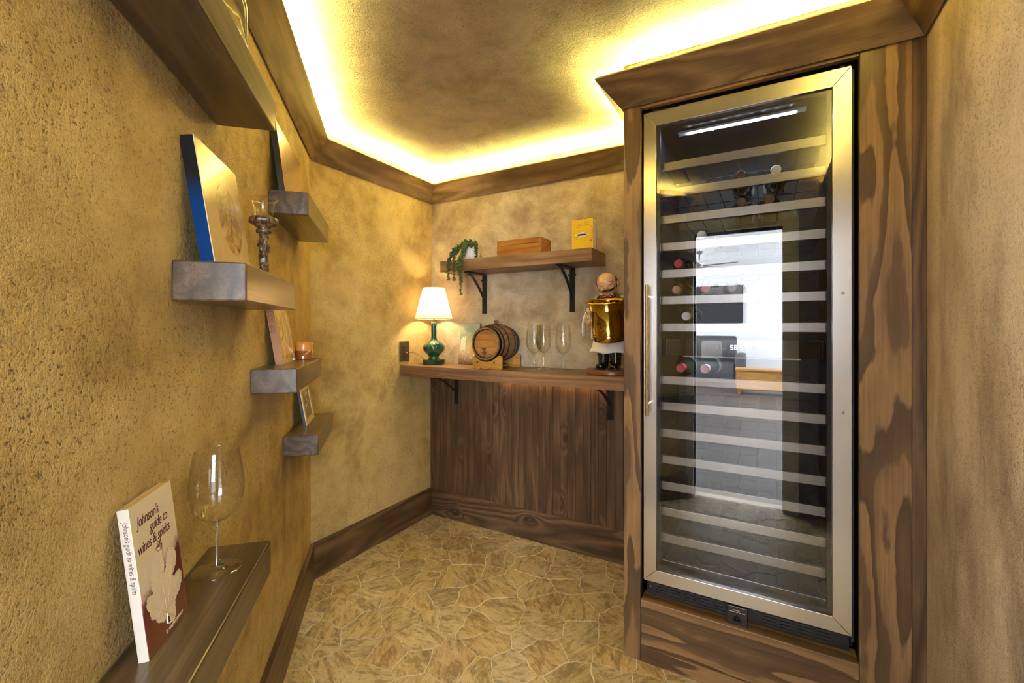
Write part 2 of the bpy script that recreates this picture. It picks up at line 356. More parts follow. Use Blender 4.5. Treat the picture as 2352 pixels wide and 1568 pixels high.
def flagstones():
    rnd = random.Random(11); sites = []
    tries = 0
    while tries < 6000 and len(sites) < 290:
        tries += 1
        x, y = rnd.uniform(-2.0, .5), rnd.uniform(-.15, 2.4)
        if (Vector((x, y, 0))-P0).dot(ND) < -.1 or (x > -.4 and y > 1.72): continue
        dmin = rnd.choice((.09, .12, .15, .20))
        if all((x-a)**2+((y-b)*1.0)**2 > dmin**2 for a, b in sites): sites.append((x, y))
    def clip(poly, nx, ny, c):   # keep nx*x+ny*y <= c
        out = []
        for i in range(len(poly)):
            p, q = poly[i], poly[(i+1) % len(poly)]
            a = nx*p[0]+ny*p[1]-c; b = nx*q[0]+ny*q[1]-c
            if a <= 0: out.append(p)
            if a*b < 0:
                t = a/(a-b); out.append((p[0]+t*(q[0]-p[0]), p[1]+t*(q[1]-p[1])))
        return out
    wts = [rnd.uniform(-.0035, .0035) for _ in sites]
    k = 0
    for i, (x, y) in enumerate(sites):
        poly = [(x-.6, y-.6), (x+.6, y-.6), (x+.6, y+.6), (x-.6, y+.6)]
        for j, (a, b) in enumerate(sites):
            if i == j or (a-x)**2+(b-y)**2 > .6: continue
            nx, ny = a-x, b-y; c = (a*a+b*b-x*x-y*y-(wts[j]-wts[i]))/2; poly = clip(poly, nx, ny, c)
            if not poly: break
        for nx, ny, c in ((-1, 0, -XL), (0, 1, YB), (1, 0, XR), (0, -1, .1), (-S2, -S2, -(XL+YC)*S2)):
            if poly: poly = clip(poly, nx, ny, c)
        if len(poly) < 3: continue
        pts = []
        for q in range(len(poly)):
            p, r = poly[q], poly[(q+1) % len(poly)]; L = math.hypot(r[0]-p[0], r[1]-p[1]); n = max(1, int(L/.026))
            for t in range(n):
                u = t/n; px, py = p[0]+u*(r[0]-p[0]), p[1]+u*(r[1]-p[1])
                pts.append((px+.007*hsh(px, py), py+.007*hsh(py+3, px)))
        if len(pts) < 5: continue
        A = sum(pts[q][0]*pts[(q+1) % len(pts)][1]-pts[(q+1) % len(pts)][0]*pts[q][1] for q in range(len(pts)))/2
        if abs(A) < .0006: continue
        cx = sum(p[0] for p in pts)/len(pts); cy = sum(p[1] for p in pts)/len(pts)
        def inset(d):
            out = []
            n = len(pts)
            for q in range(n):
                a, b, c = pts[q-1], pts[q], pts[(q+1) % n]
                e = (c[0]-a[0], c[1]-a[1]); L = math.hypot(*e) or 1; s_ = 1 if A > 0 else -1
                out.append((b[0]-e[1]/L*d*s_-cx, b[1]+e[0]/L*d*s_-cy))
            return out
        h = .0014+.0016*random.random(); n = len(pts); g0 = .0013+.0011*random.random()
        r0, r1 = inset(g0), inset(g0+.0016)
        vs = [(a, b, -.004) for a, b in r0]+[(a, b, h-.0012) for a, b in r0]+[(a, b, h) for a, b in r1]
        fs = [(q, (q+1) % n, n+(q+1) % n, n+q) for q in range(n)]+[(n+q, n+(q+1) % n, 2*n+(q+1) % n, 2*n+q) for q in range(n)]+[tuple(2*n+q for q in range(n))]
        o = MB().add(vs, fs).build('flagstone', STONE, fl); o.location = (cx, cy, 0); k += 1
flagstones()

# ------------------------------------------------------------------ wainscot of narrow vertical boards
ws = MB().box(0, XS-XL, -.0075, 0, .165, .93).build('wainscot', plain('groove_dark', (.035, .02, .01), .7)); ws.location = (XL, YB, 0); ws['kind'] = 'structure'
nb = 33; bw = (XS-XL)/nb; pm = None
BOARD = wood('wainscot_pine', 'Z', (.075, .04, .019), (.115, .063, .03), (.19, .105, .05), 8, 6, .10, fine=.55)
for i in range(nb):
    if pm is None:
        w2 = bw/2
        pm = MB().add([(-w2+.0002, -.006, 0), (-w2+.0016, -.009, 0), (w2-.0016, -.009, 0), (w2-.0002, -.006, 0), (-w2+.0002, -.006, .765), (-w2+.0016, -.009, .765), (w2-.0016, -.009, .765), (w2-.0002, -.006, .765)],
                      [(0, 1, 5, 4), (1, 2, 6, 5), (2, 3, 7, 6), (0, 3, 2, 1), (4, 5, 6, 7)]).build('board', BOARD, ws); o = pm
    else:
        o = pm.copy(); COL.objects.link(o)
    o.location = (bw*(i+.5), -.003, .165)

# ------------------------------------------------------------------ built-in cooler cabinet
cab = thing('cooler_cabinet', 'floor-to-ceiling rustic pine surround that frames the wine cooler', 'cabinet', (XS, YS, 0))
def cb(name, x0, x1, y0, y1, z0, z1, axis, bev=.0015, mat=None):
    w = x1-x0; o = MB().box(x0-XS, x1-XS, y0-YS, y1-YS, z0, z1, bev=bev).build(name, mat or stain2(axis), cab); return o
cb('stile', -.453, -.393, YS, YS+.022, 0, ZC-.002, 'Z')
cb('side_panel', -.4525, -.434, YS+.0225, YB-.001, 0, ZC-.002, 'Z')
cb('stile', .236, .3512, YS, YS+.022, 0, ZC-.002, 'Z')
cb('filler_strip', .3522, .3825, YS+.002, YS+.024, 0, ZC-.002, 'Z', mat=stain('Z'))
cb('rail', -.3925, .2355, YS+.001, YS+.022, 1.988, ZC-.002, 'X')
cb('sill', -.3925, .2355, YS+.001, YS+.075, .174, .222, 'X', .003)
cb('panel', -.3925, .2355, YS+.008, YS+.024, .055, .1735, 'X')
cb('rail', -.3925, .2355, YS, YS+.022, .0, .0545, 'X')
cb('jamb', .2365, .2545, YS+.023, YB-.01, .2, 1.99, 'Z', mat=BLACK)
cb('jamb', -.4335, -.3935, YS+.023, YS+.045, .2, 1.99, 'Z', mat=BLACK)

# ------------------------------------------------------------------ wine cooler
CX0, CX1, CZ0, CZ1, CYD = -.387, .2208, .2845, 1.9765, 1.643
GX0, GX1, GZ0, GZ1 = -.343, .174, .329, 1.925
wc = thing('wine_cooler', 'tall glass-door wine cooler with steel frame built into the pine surround', 'wine cooler', ((CX0+CX1)/2, CYD, .2235))
wcx, wcy, wcz = wc.location
def wp(name, mb, mat, parent=None, **kw):
    for v in mb.v: v -= Vector((wcx, wcy, wcz))
    return mb.build(name, mat, parent or wc, **kw)
bd = MB()
bd.box(-.388, -.350, 1.692, 2.22, .2835, 1.972).box(.185, .229, 1.692, 2.22, .2835, 1.972).box(-.350, .185, 2.18, 2.22, .2835, 1.972)
bd.box(-.350, .185, 1.692, 2.18, 1.945, 1.972).box(-.350, .185, 1.692, 2.18, .2835, .318)
bd.box(.2215, .2285, 1.66, 1.692, .26, 1.972)
wp('cabinet_body', bd, LINER)
wp('cabinet_base', MB().box(-.388, .229, 1.70, 2.22, .2236, .283), BLACK)
# grille
gr = MB().box(-.378, .217, 1.664, 1.672, .2295, .2825, bev=.001)
grille = wp('toe_grille', gr, BLACK)
sl = MB()
for k in range(11):
    x = -.345+k*.048
    if -.13 < x+.02 < -.03: continue
    for j in range(4): sl.box(x, x+.036, 1.6585, 1.6645, .237+j*.0105, .2415+j*.0105)
wp('louvre', sl, plain('grille_louvre', (.03, .03, .032), .35), grille)['kind'] = 'stuff'
wp('screw', MB().lathe([(.004, 0), (.004, .002), (.001, .003)], 12, fr((-.367, 1.664, .256), (R(90), 0, 0))), steel(), grille, smooth=True)
lk = wp('lock_plate', MB().box(-.114, -.052, 1.637, 1.664, .2105, .2815, bev=.002), plain('lock_black', (.015, .015, .016), .3))
wp('lock_ring', MB().lathe([(.011, 0), (.011, .002), (.0095, .002), (.0095, .001), (.005, .001), (.005, .0025), (.001, .0025)], 24, fr((-.083, 1.637, .241), (R(90), 0, 0))), BLACKM, lk, smooth=True)
WHT = plain('white_print', (.8, .8, .8), .5)
lw_ = MB()
for z, ws_ in ((.2688, ((-.0955, .021),)), (.2628, ((-.107, .009), (-.0965, .0175), (-.0775, .0075), (-.0685, .0105)))):
    for x, w in ws_:
        k = 0
        while k < w-.0012: lw_.box(x+k, x+k+.0012, 1.6364, 1.6369, z, z+.0022); k += .0019
wp('lettering', lw_, WHT, lk)['kind'] = 'stuff'
# door
door = wp('door', MB().box(CX0, GX0+.004, 1.6665, 1.688, CZ0+.002, CZ1-.002).box(GX1-.004, CX1, 1.6665, 1.688, CZ0+.002, CZ1-.002)
          .box(GX0+.004, GX1-.004, 1.6665, 1.688, GZ1-.004, CZ1-.002).box(GX0+.004, GX1-.004, 1.6665, 1.688, CZ0+.002, GZ0+.004), BLACK)
def fpiece(q, mat):
    n = 4; mb = MB(); vs = [(x, 1.6433, z) for x, z in q]+[(x, 1.666, z) for x, z in q]
    mb.add(vs, [(0, 1, 2, 3), (7, 6, 5, 4)]+[(i, (i+1) % 4, 4+(i+1) % 4, 4+i) for i in range(4)]); o = wp('steel_frame', mb, mat, door)
    m = o.modifiers.new('b', 'BEVEL'); m.width = .0009; m.segments = 2; return o
e = .0004
fpiece([(CX0, CZ0+e), (GX0, GZ0+e), (GX0, GZ1-e), (CX0, CZ1-e)], steelv())
fpiece([(CX1, CZ0+e), (GX1, GZ0+e), (GX1, GZ1-e), (CX1, CZ1-e)], steelv())
fpiece([(CX0+e, CZ1), (GX0+e, GZ1), (GX1-e, GZ1), (CX1-e, CZ1)], steel())
fpiece([(CX0+e, CZ0), (GX0+e, GZ0), (GX1-e, GZ0), (CX1-e, CZ0)], steel())
wp('glass', MB().add([(GX0, 1.6525, GZ0), (GX1, 1.6525, GZ0), (GX1, 1.6525, GZ1), (GX0, 1.6525, GZ1)], [(0, 1, 2, 3)]), DOORGLASS, door)
ga = MB()
for x0, x1, z0, z1 in ((GX0+.0005, GX0+.012, GZ0+.0005, GZ1-.0005), (GX1-.012, GX1-.0005, GZ0+.0005, GZ1-.0005), (GX0+.012, GX1-.012, GZ0+.0005, GZ0+.012), (GX0+.012, GX1-.012, GZ1-.012, GZ1-.0005)):
    ga.box(x0, x1, 1.656, 1.672, z0, z1)
wp('gasket', ga, plain('gasket_black', (.01, .01, .011), .3), door)
WARM_METAL = plain('handle_metal', (.78, .60, .34), .2, 1.0)  # steel handle; the yellow it reflects is put into the base colour
hd = wp('handle', MB().tube([(-.3655, 1.600, .888), (-.3655, 1.600, 1.352)], .0062, 16).tube([(-.3655, 1.600, .93), (-.3655, 1.643, .93)], .0045, 10).tube([(-.3655, 1.600, 1.31), (-.3655, 1.643, 1.31)], .0045, 10), WARM_METAL, door, auto=40)
for z in (1.304, .947):
    wp('screw_cap', MB().lathe([(.0045, 0), (.004, .0015), (.001, .002)], 14, fr((.199, 1.6433, z), (R(90), 0, 0))), plain('screw_dark', (.5, .5, .5), .3, 1.0), door, smooth=True)
wp('hinge_cap', MB().lathe([(.012, 0), (.012, .008), (.010, .0105)], 20, fr((.2, 1.655, CZ1+.0002))), BLACKM, smooth=True)
# shelves
SZ = [1.805, 1.708, 1.611, 1.511, 1.412, 1.315, 1.2155, 1.022, .926, .8275, .731, .6345, .5395, .4425, .346]
TR = plain('shelf_trim_steel', (.33, .31, .28), .3, 1.0); WIRE = plain('rack_wire', (.012, .012, .012), .6, 0)
proto = None
for k, z in enumerate(SZ):
    if proto is None:
        sh = MB().box(-.25, .25, 0, .014, -.030, 0, bev=.0012).build('wine_shelf', TR, wc)
        rk = MB()
        for j in range(9): rk.tube([(-.24+j*.06, .01, -.014), (-.24+j*.06, .42, -.014)], .0014, 5)
        for y in (.04, .22, .41): rk.tube([(-.243, y, -.0165), (.243, y, -.0165)], .0018, 5)
        rk.build('wire_rack', WIRE, sh); proto = sh; o = sh
    else: o = copy_tree(proto, wc)
    o.location = (-.0865-wcx, 1.70-wcy, z-wcz)
# divider with touch display between the zones
dv = wp('zone_divider', MB().box(-.3495, .1845, 1.722, 2.179, 1.098, 1.158, bev=.001), plain('display_gloss', (.01, .01, .012), .08))
VIO = emit('display_digits', (.78, .70, 1), 9)
def seg(mb, ch, x, z, s):
    on = {'5': 'afgcd', '8': 'abcdefg', '4': 'fgbc', '1': 'bc'}[ch]; w, h, t = s*.5, s, s*.1
    R_ = {'a': (0, w, h-t, h), 'g': (0, w, h/2-t/2, h/2+t/2), 'd': (0, w, 0, t), 'f': (0, t, h/2, h), 'e': (0, t, 0, h/2), 'b': (w-t, w, h/2, h), 'c': (w-t, w, 0, h/2)}
    for c in on:
        a, b, p, q = R_[c]; mb.box(x+a, x+b, 1.7205, 1.7215, z+p, z+q)
dg = MB()
for ch, x in (('5', -.107), ('8', -.095), ('5', -.078), ('4', -.066)): seg(dg, ch, x, 1.1235, .0155)
wp('digits', dg, VIO, dv)
ic = MB()
for x in (-.158, -.134, -.040):
    for a, b, p, q in ((0, .010, 0, .001), (0, .010, .011, .012), (0, .001, 0, .012), (.009, .010, 0, .012), (.004, .006, .004, .008)):
        ic.box(x+a, x+b, 1.7205, 1.7215, 1.1245+p, 1.1245+q)
wp('touch_icons', ic, plain('icon_grey', (.3, .3, .33), .5), dv)['kind'] = 'stuff'
# interior LED lamp
lamp = wp('led_lamp', MB().box(-.292, .118, 1.785, 1.815, 1.9365, 1.9448, bev=.002), plain('lamp_lens', (.75, .82, .9), .25))
wp('led_strip', MB().box(-.262, .088, 1.793, 1.807, 1.9345, 1.9362), emit('led_white', (.75, .88, 1), 16), lamp)
LEDP = emit('led_point', (.8, .92, 1), 90)
for j in range(9): wp('led_dot', MB().sph((-.252+j*.041, 1.80, 1.934), (.0045, .0045, .003), nu=8, nv=6), LEDP, lamp)
area('cooler_led_light', (-.087, 1.80, 1.93), (0, 0, -1), .34, .012, .5, (.40, .64, 1))
l2 = wp('led_lamp', MB().box(-.27, .10, 1.77, 1.79, 1.0905, 1.0975, bev=.001), plain('lamp_lens', (.75, .82, .9), .25))
area('cooler_led_light', (-.087, 1.79, 1.088), (0, .2, -1), .34, .012, .35, (.55, .76, 1))

# bottles lying on the racks, necks towards the door
def bottle(cap_c, glass_c, name='wine_bottle'):
    pr = [(.001, 0), (.030, .001), (.0375, .006), (.0375, .185), (.035, .205), (.022, .228), (.0148, .243), (.0140, .262)]
    t = bpy.data.objects.new(name, None); COL.objects.link(t); t.empty_display_size = .05
    M = fr((0, 0, 0), (R(90), 0, 0))
    MB().lathe(pr, 28, M).build('bottle_glass', plain('bottle_'+glass_c[0], glass_c[1], .06, Coat_Weight=.5), t, smooth=True)
    MB().lathe([(.0146, .25), (.0152, .292), (.0162, .2925), (.0165, .30), (.0145, .302), (.011, .3015), (.001, .3022)], 24, M).build('capsule', plain('capsule_'+cap_c[0], cap_c[1], .38, .3), t, auto=50)
    MB().lathe([(.0378, .07), (.0380, .071), (.0380, .17), (.0378, .171)], 28, M, cap=False, a0=R(-40), a1=R(220)).build('bottle_label', plain('bottle_paper', (.75, .73, .68), .6), t, smooth=True)
    return t
caps = {'red': ('red', (.42, .02, .05)), 'pink': ('pink', (.50, .30, .30)), 'tan': ('tan', (.33, .19, .09)), 'dark': ('dark', (.06, .03, .03)), 'silver': ('silver', (.5, .5, .52)), 'grey': ('grey', (.18, .16, .16))}
dkg = ('darkgreen', (.012, .02, .012)); first = {}
BT = [(8, -.277, 'red', 'wine bottle with bright red capsule lying under the cooler display, left of its neighbour'),
      (8, -.193, 'pink', 'wine bottle with dusty pink capsule lying under the cooler display'),
      (6, -.292, 'tan', 'tan-capped bottle end three racks above the cooler display, at far left'),
      (6, -.190, 'red', 'red-capped bottle end seen over the reflected television in the cooler'),
      (6, -.105, 'grey', 'grey-capped bottle end right of the red cap above the reflected television'),
      (5, -.285, 'red', 'red-capped bottle end at far left, level with the reflected ceiling fan'),
      (4, -.205, 'silver', 'pale-capped bottle end at the top edge of the doorway reflection'),
      (7, -.258, 'silver', 'silver-capped bottle end on the rack just above the cooler display'),
      (2, -.077, 'dark', 'dark-capped bottle end on the second rack from the top, on the left'),
      (2, .029, 'silver', 'silver-capped bottle end on the second rack from the top, on the right'),
      (3, -.075, 'dark', 'leftmost of the two dark-capped bottle ends on the third rack from top'),
      (3, .01, 'dark', 'rightmost of the two dark-capped bottle ends on the third rack from top')]
for rk_, x, c, lab in BT:
    if c not in first: first[c] = b = bottle(caps[c], dkg)
    else: b = copy_tree(first[c])
    b['label'] = lab; b['category'] = 'bottle'; b['group'] = 'wine bottles lying in the cooler'
    b.location = (x, 2.055, SZ[rk_-1]-.0115+.0382)

# ------------------------------------------------------------------ floating shelves on the left wall
FD = .117
def fshelf(s0, s1, z0, z1, lab):
    L = s1-s0; o = MB().box(-L/2, L/2, .0005, FD, 0, z1-z0, bev=.003).build('floating_shelf', greywood('X'))
    q = LW((s0+s1)/2, 0, z0); tag(o, lab, 'shelf', 'thick floating shelves stepping down the left wall', loc=q, rz=A45); return o
fshelf(1.187, 1.95, 1.641, 1.709, 'long high floating shelf overhead at left, carrying the clear glass vase')
fshelf(.29, .768, 1.555, 1.628, 'short floating shelf high near the corner under the reddish art print')
fshelf(.972, 1.397, 1.247, 1.3175, 'floating shelf at eye level under the blue-sided print and candle holder')
fshelf(.493, .947, 1.0185, 1.087, 'floating shelf holding the shiny book and amber candle jar')
fshelf(.132, .569, .742, .815, 'lowest short floating shelf near the corner, holding the small framed card')
fshelf(1.228, 1.95, .670, .741, 'long low floating shelf in front, under the wine guide book and large glass')

# ------------------------------------------------------------------ counter, upper shelf and brackets
ct = MB().box(0, XS-XL-.001, 1.96-YB, -.0005, 0, .0615, bev=.002).build('counter', walnut('X'))
tag(ct, 'thick walnut counter running along the back wall from the corner to the cooler cabinet', 'counter', loc=(XL+.0005, YB, .9165))
us = MB().box(-.458, .458, -.215, -.0005, 0, .064, bev=.002).build('wall_shelf', walnut('X'))
tag(us, 'walnut wall shelf above the counter with plant, wooden box and yellow book', 'shelf', loc=(-1.180, YB, 1.519))
def bracket(x, y, z, H, D, lab, tint):
    t = thing('shelf_bracket', lab, 'bracket', (x, y, z), 0, 'black iron shelf brackets')
    MB().box(-.0155, .0155, -.006, -.0003, -H, -.001, bev=.0012).build('wall_plate', tint, t)
    MB().box(-.0155, .0155, -D, -.0065, -.007, -.001, bev=.0012).build('arm', tint, t)
    pts = [(0, -D+.012, -.0095), (0, -D*.80, -.05*H/.2), (0, -D*.58, -.095*H/.2), (0, -D*.33, -H*.56), (0, -D*.14, -H*.70), (0, -.008, -H*.80)]
    sm = []
    q0, q1, q2 = Vector((0, -D+.012, -.0095)), Vector((0, -D*.62, -H*.06)), Vector((0, -.010, -H*.62))
    for i in range(13):
        u = i/12; sm.append(q0*(1-u)**2+q1*2*u*(1-u)+q2*u*u)
    sm.append(Vector((0, -.0085, -H*.82)))
    MB().strip(sm, .014, .005, (1, 0, 0)).build('brace', tint, t, auto=40)
    for sx in (-.017, .017):
        MB().lathe([(.0065, 0), (.0065, .003), (.003, .0045), (.0005, .005)], 12, fr((sx, -.0062, -.036), (R(90), 0, 0))).build('rivet', tint, t, smooth=True)
    MB().lathe([(.003, 0), (.003, .0005)], 10, fr((0, -.0061, -H+.03), (R(90), 0, 0))).build('screw_hole', BLACK, t)
    return t
bracket(-1.47, YB-.0002, 1.519, .236, .19, 'black iron bracket under the wall shelf, behind the trailing plant', BLACKM)
bracket(-.905, YB-.0002, 1.519, .236, .19, 'black iron bracket at the right end of the wall shelf, beside the waiter figurine', BLACKM)
bracket(-1.67, YB-.0125, .9165, .19, .23, 'black iron bracket below the counter, under the green lamp', BLACKM)
bracket(-.692, YB-.0125, .9165, .19, .23, 'black iron bracket below the counter, next to the cooler cabinet', BLACKM)
# warm strip under the counter
uc = MB().box(-.36, .36, -.006, .006, -.006, 0, bev=.001).build('under_counter_light', plain('strip_housing', (.6, .55, .45), .4))
tag(uc, 'slim warm light strip fixed under the counter at the back', 'light', loc=(-1.02, 2.215, .9163))
area('under_counter_glow', (-1.02, 2.212, .909), (0, .25, -1), .70, .008, .4, (1, .55, .18))
ZT = .978
# ------------------------------------------------------------------ table lamp
lp = thing('table_lamp', 'lit table lamp with green glazed base and cream shade at the counter corner', 'lamp', (-1.755, 2.115, ZT))
def glaze():
    g = G('green_glaze'); v = g.coord('Object', (1, 1, .35)); n = g.noise(v, 26, 5, .65, .8)
    c = g.ramp(n, [(.30, (.003, .022, .014)), (.48, (.005, .055, .03)), (.62, (.012, .11, .055)), (.78, (.12, .26, .16))])
    return g.end(g.bsdf(Base_Color=c, Roughness=.08, Coat_Weight=.7, Coat_Roughness=.04))
GZ = glaze()
MB().box(-.047, .047, -.047, .047, 0, .028, bev=.003).build('foot', GZ, lp)
MB().lathe([(.036, .028), (.033, .034), (.030, .044), (.032, .050), (.040, .058), (.060, .078), (.068, .096), (.066, .110), (.052, .128), (.030, .140), (.020, .150), (.0165, .170), (.0165, .230), (.0195, .256), (.0165, .258), (.001, .258)], 40).build('vase_body', GZ, lp, smooth=True)
MB().lathe([(.006, .258), (.006, .275), (.011, .277), (.011, .310), (.001, .312)], 18).build('socket', plain('brass_fitting', (.6, .4, .15), .3, 1.0), lp, smooth=True)
def shade_mat():
    g = G('lamp_shade_cloth'); v = g.coord('Object', (1, 1, 1)); n = g.noise(v, 300, 2)
    d = g.n('ShaderNodeBsdfDiffuse'); t = g.n('ShaderNodeBsdfTranslucent')
    c = g.mix(n, (.74, .62, .42), (.82, .71, .50)); g.l(c, d.inputs[0]); g.l(c, t.inputs[0])
    mx = g.n('ShaderNodeMixShader'); mx.inputs[0].default_value = .42; g.l(d.outputs[0], mx.inputs[1]); g.l(t.outputs[0], mx.inputs[2])
    return g.end(mx.outputs[0])
MB().lathe([(.1145, .272), (.0655, .462)], 48, cap=False).build('lamp_shade', shade_mat(), lp, smooth=True)
MB().lathe([(.1148, .2715), (.1158, .2715), (.1152, .2755), (.1142, .2755), (.1148, .2715)], 48, cap=False).build('shade_trim', plain('shade_edge', (.55, .42, .28), .7), lp, smooth=True)
MB().tube([(-.066, 0, .455), (.066, 0, .455)], .001, 6).tube([(0, -.066, .455), (0, .066, .455)], .001, 6).build('spider', WARM_METAL, lp)
bulb = MB().sph((0, 0, .352), (.022, .022, .032)).build('bulb', emit('bulb_glow', (1, .84, .58), 10), lp, smooth=True)
pl = bpy.data.lights.new('lamp_bulb_light', 'POINT'); pl.energy = 11; pl.color = (1, .74, .40); pl.shadow_soft_size = .028
po = bpy.data.objects.new('lamp_bulb_light', pl); COL.objects.link(po); po.location = lp.location + Vector((0, 0, .36))
bulb.hide_render = False
cpts = [(-.036, .0, .012), (-.048, .0, .017), (-.058, -.020, .030), (-.068, -.050, .052), (-.080, -.075, .068), (-.092, -.092, .074), (-.105, -.103, .0705), (-.113, -.108, .070)]
MB().tube(cpts, .0016, 8).tube([(-.1265, -.112, .070), (-.119, -.110, .070), (-.112, -.107, .0702)], [.009, .008, .003], 12).build('cord', plain('brown_cord', (.20, .10, .04), .5), lp, smooth=True)
# outlet
ou = thing('wall_outlet', 'dark bronze outlet plate on the wall left of the green lamp', 'outlet', (XL, 1.9935, 1.058))
BRZ = plain('bronze_plate', (.085, .062, .03), .4, .4)
MB().box(.0005, .006, -.040, .040, -.060, .060, bev=.0015).build('plate', BRZ, ou)
MB().box(.006, .0085, -.0165, .0165, -.034, .034, bev=.0008).build('receptacle', plain('bronze_dark', (.05, .036, .02), .4), ou)
sl = MB()
for zc_ in (.019,):
    sl.box(.0085, .0088, -.007, -.005, zc_, zc_+.009).box(.0085, .0088, .005, .007, zc_, zc_+.009).box(.0085, .0088, -.002, .002, zc_-.009, zc_-.005)
sl.build('slots', BLACK, ou)
for z in (-.048, .048): MB().lathe([(.0025, 0), (.002, .0008)], 10, fr((.006, 0, z), (0, R(90), 0))).build('screw', BRZ, ou)

# ------------------------------------------------------------------ small painting behind the barrel
def paint_mat():
    g = G('painting_picture'); v = g.coord('Object'); sp = g.n('ShaderNodeSeparateXYZ'); g.l(v, sp.inputs[0])
    n = g.noise(v, 30, 5, .7, .6); n2 = g.noise(v, 9, 4, .6)
    z = g.ma('ADD', g.ma('DIVIDE', sp.outputs[2], .25), g.ma('MULTIPLY', g.ma('SUBTRACT', n2, .5), .25))
    c = g.ramp(z, [(0, (.10, .055, .02)), (.16, (.30, .20, .11)), (.30, (.42, .33, .2)), (.42, (.40, .33, .2)), (.55, (.24, .26, .16)), (.8, (.22, .27, .19)), (1, (.28, .33, .26))])
    c = g.mix(g.mr(n, .55, .63, 0, .6), c, (.55, .47, .33)); c = g.mix(g.mr(n, .30, .40, .7, 0), c, (.10, .06, .03))
    return g.end(g.bsdf(Base_Color=c, Roughness=.45))
pt = thing('painting', 'small unframed painting of a village scene leaning behind the barrel', 'painting', (-1.557, YB-.055, ZT))
Mp = fr((0, 0, 0), (R(-7), 0, 0))
MB().box(-.071, .071, .0005, .014, 0.002, .250, Mp, bev=.001).build('panel', plain('panel_edge', (.05, .02, .012), .5), pt)
MB().add([(-.071, -.0003, .003), (.071, -.0003, .003), (.071, -.0003, .249), (-.071, -.0003, .249)], [(0, 1, 2, 3)], Mp).build('picture', paint_mat(), pt)
hp = MB()
WW = plain('painted_white', (.62, .52, .38), .6)
hp.prism([(-.062, .085), (-.062, .150), (-.052, .156), (-.050, .165), (-.044, .165), (-.040, .152), (-.028, .182), (-.026, .085)], 0, .0005, Mp @ fr((0, -.0006, 0), (R(90), 0, 0)))
hp.build('painted_house', WW, pt)
fg = MB(); rr = random.Random(3)
for k in range(26):
    x, z = rr.uniform(-.062, .06), rr.uniform(.03, .09); fg.lathe([(.001+rr.random()*.003, 0), (.0005, .0005)], 7, Mp @ fr((x, -.0006, z), (R(90), 0, 0)))
fg.build('painted_flowers', plain('painted_pale', (.70, .62, .45), .6), pt)['kind'] = 'stuff'
MB().prism([(.012, .06), (.010, .11), (.018, .128), (.024, .140), (.031, .130), (.036, .108), (.034, .06)], 0, .0005, Mp @ fr((0, -.0006, 0), (R(90), 0, 0))).build('painted_figure', plain('painted_ochre', (.45, .26, .06), .6), pt)

# ------------------------------------------------------------------ barrel on its cradle
BXC, BZC, BY0, BY1 = -1.303, 1.113, 1.992, 2.214
br = thing('wine_barrel', 'small oak barrel with dark metal hoops and a wooden tap', 'barrel', (BXC, (BY0+BY1)/2, BZC))
HL = (BY1-BY0)/2
def brad(t): return .0865+.0185*(1-(t/HL)**2)
OAKB = wood('barrel_oak', 'Y', (.17, .085, .035), (.235, .125, .055), (.31, .175, .08), 5, 12, .1, knots=False, fine=.4, rough=.4)
ns = 20; stv = None
for k in range(ns):
    a = 2*math.pi*k/ns
    if stv is None:
        vs = []; T = [-HL, -HL*.66, -HL*.33, 0, HL*.33, HL*.66, HL]; da = math.pi/ns-.004
        for t in T:
            r = brad(t)
            for (rr_, aa) in ((r-.008, -da), (r-.0004, -da), (r, -da*.6), (r+.0002, 0), (r, da*.6), (r-.0004, da), (r-.008, da)):
                vs.append((rr_*math.sin(aa), t, rr_*math.cos(aa)))
        m = 7; fs = [(i*m+j, i*m+(j+1) % m, (i+1)*m+(j+1) % m, (i+1)*m+j) for i in range(len(T)-1) for j in range(m)]
        fs += [tuple(range(m)), tuple((len(T)-1)*m+j for j in range(m-1, -1, -1))]
        stv = MB().add(vs, fs).build('stave', OAKB, br, auto=30); o = stv
    else: o = stv.copy(); COL.objects.link(o)
    o.rotation_euler = (0, a, 0)
Mb = fr((0, 0, 0), (R(-90), 0, 0))   # local z -> +y
DKM = plain('hoop_metal', (.035, .028, .022), .35, .7)
for t, w in ((-HL+.012, .013), (-HL+.036, .009), (-.034, .009), (.034, .009), (HL-.036, .009), (HL-.012, .013)):
    r0, r1 = brad(t-w/2), brad(t+w/2)
    MB().lathe([(r0+.0006, t-w/2), (r0+.0022, t-w/2), (r1+.0022, t+w/2), (r1+.0006, t+w/2), (r0+.0006, t-w/2)], 48, Mb, cap=False).build('hoop', DKM, br, auto=40)
HEADM = wood('barrel_head_oak', 'X', (.26, .11, .025), (.34, .155, .04), (.40, .20, .06), 7, 14, .08, knots=False, fine=.3, rough=.35)
for sgn in (-1, 1):
    MB().lathe([(.0745, sgn*(HL-.013)), (.0745, sgn*(HL-.009)), (.072, sgn*(HL-.0075)), (.001, sgn*(HL-.0075))], 48, Mb, cap=False).build('head', HEADM, br, auto=30)
MB().lathe([(.007, .100), (.008, .108), (.009, .114), (.012, .117), (.0125, .123), (.009, .128), (.001, .129)], 20).build('bung', plain('bung_wood', (.16, .06, .025), .5), br, smooth=True)
SPW = plain('spigot_wood', (.17, .07, .028), .4)
y0 = -HL+.008
MB().tube([(0, y0, -.045), (0, y0-.012, -.045), (0, y0-.026, -.045), (0, y0-.034, -.046)], [.0055, .006, .009, .006], 14).tube([(0, y0-.024, -.052), (0, y0-.024, -.070)], [.0065, .005], 12).build('spigot', SPW, br, smooth=True)
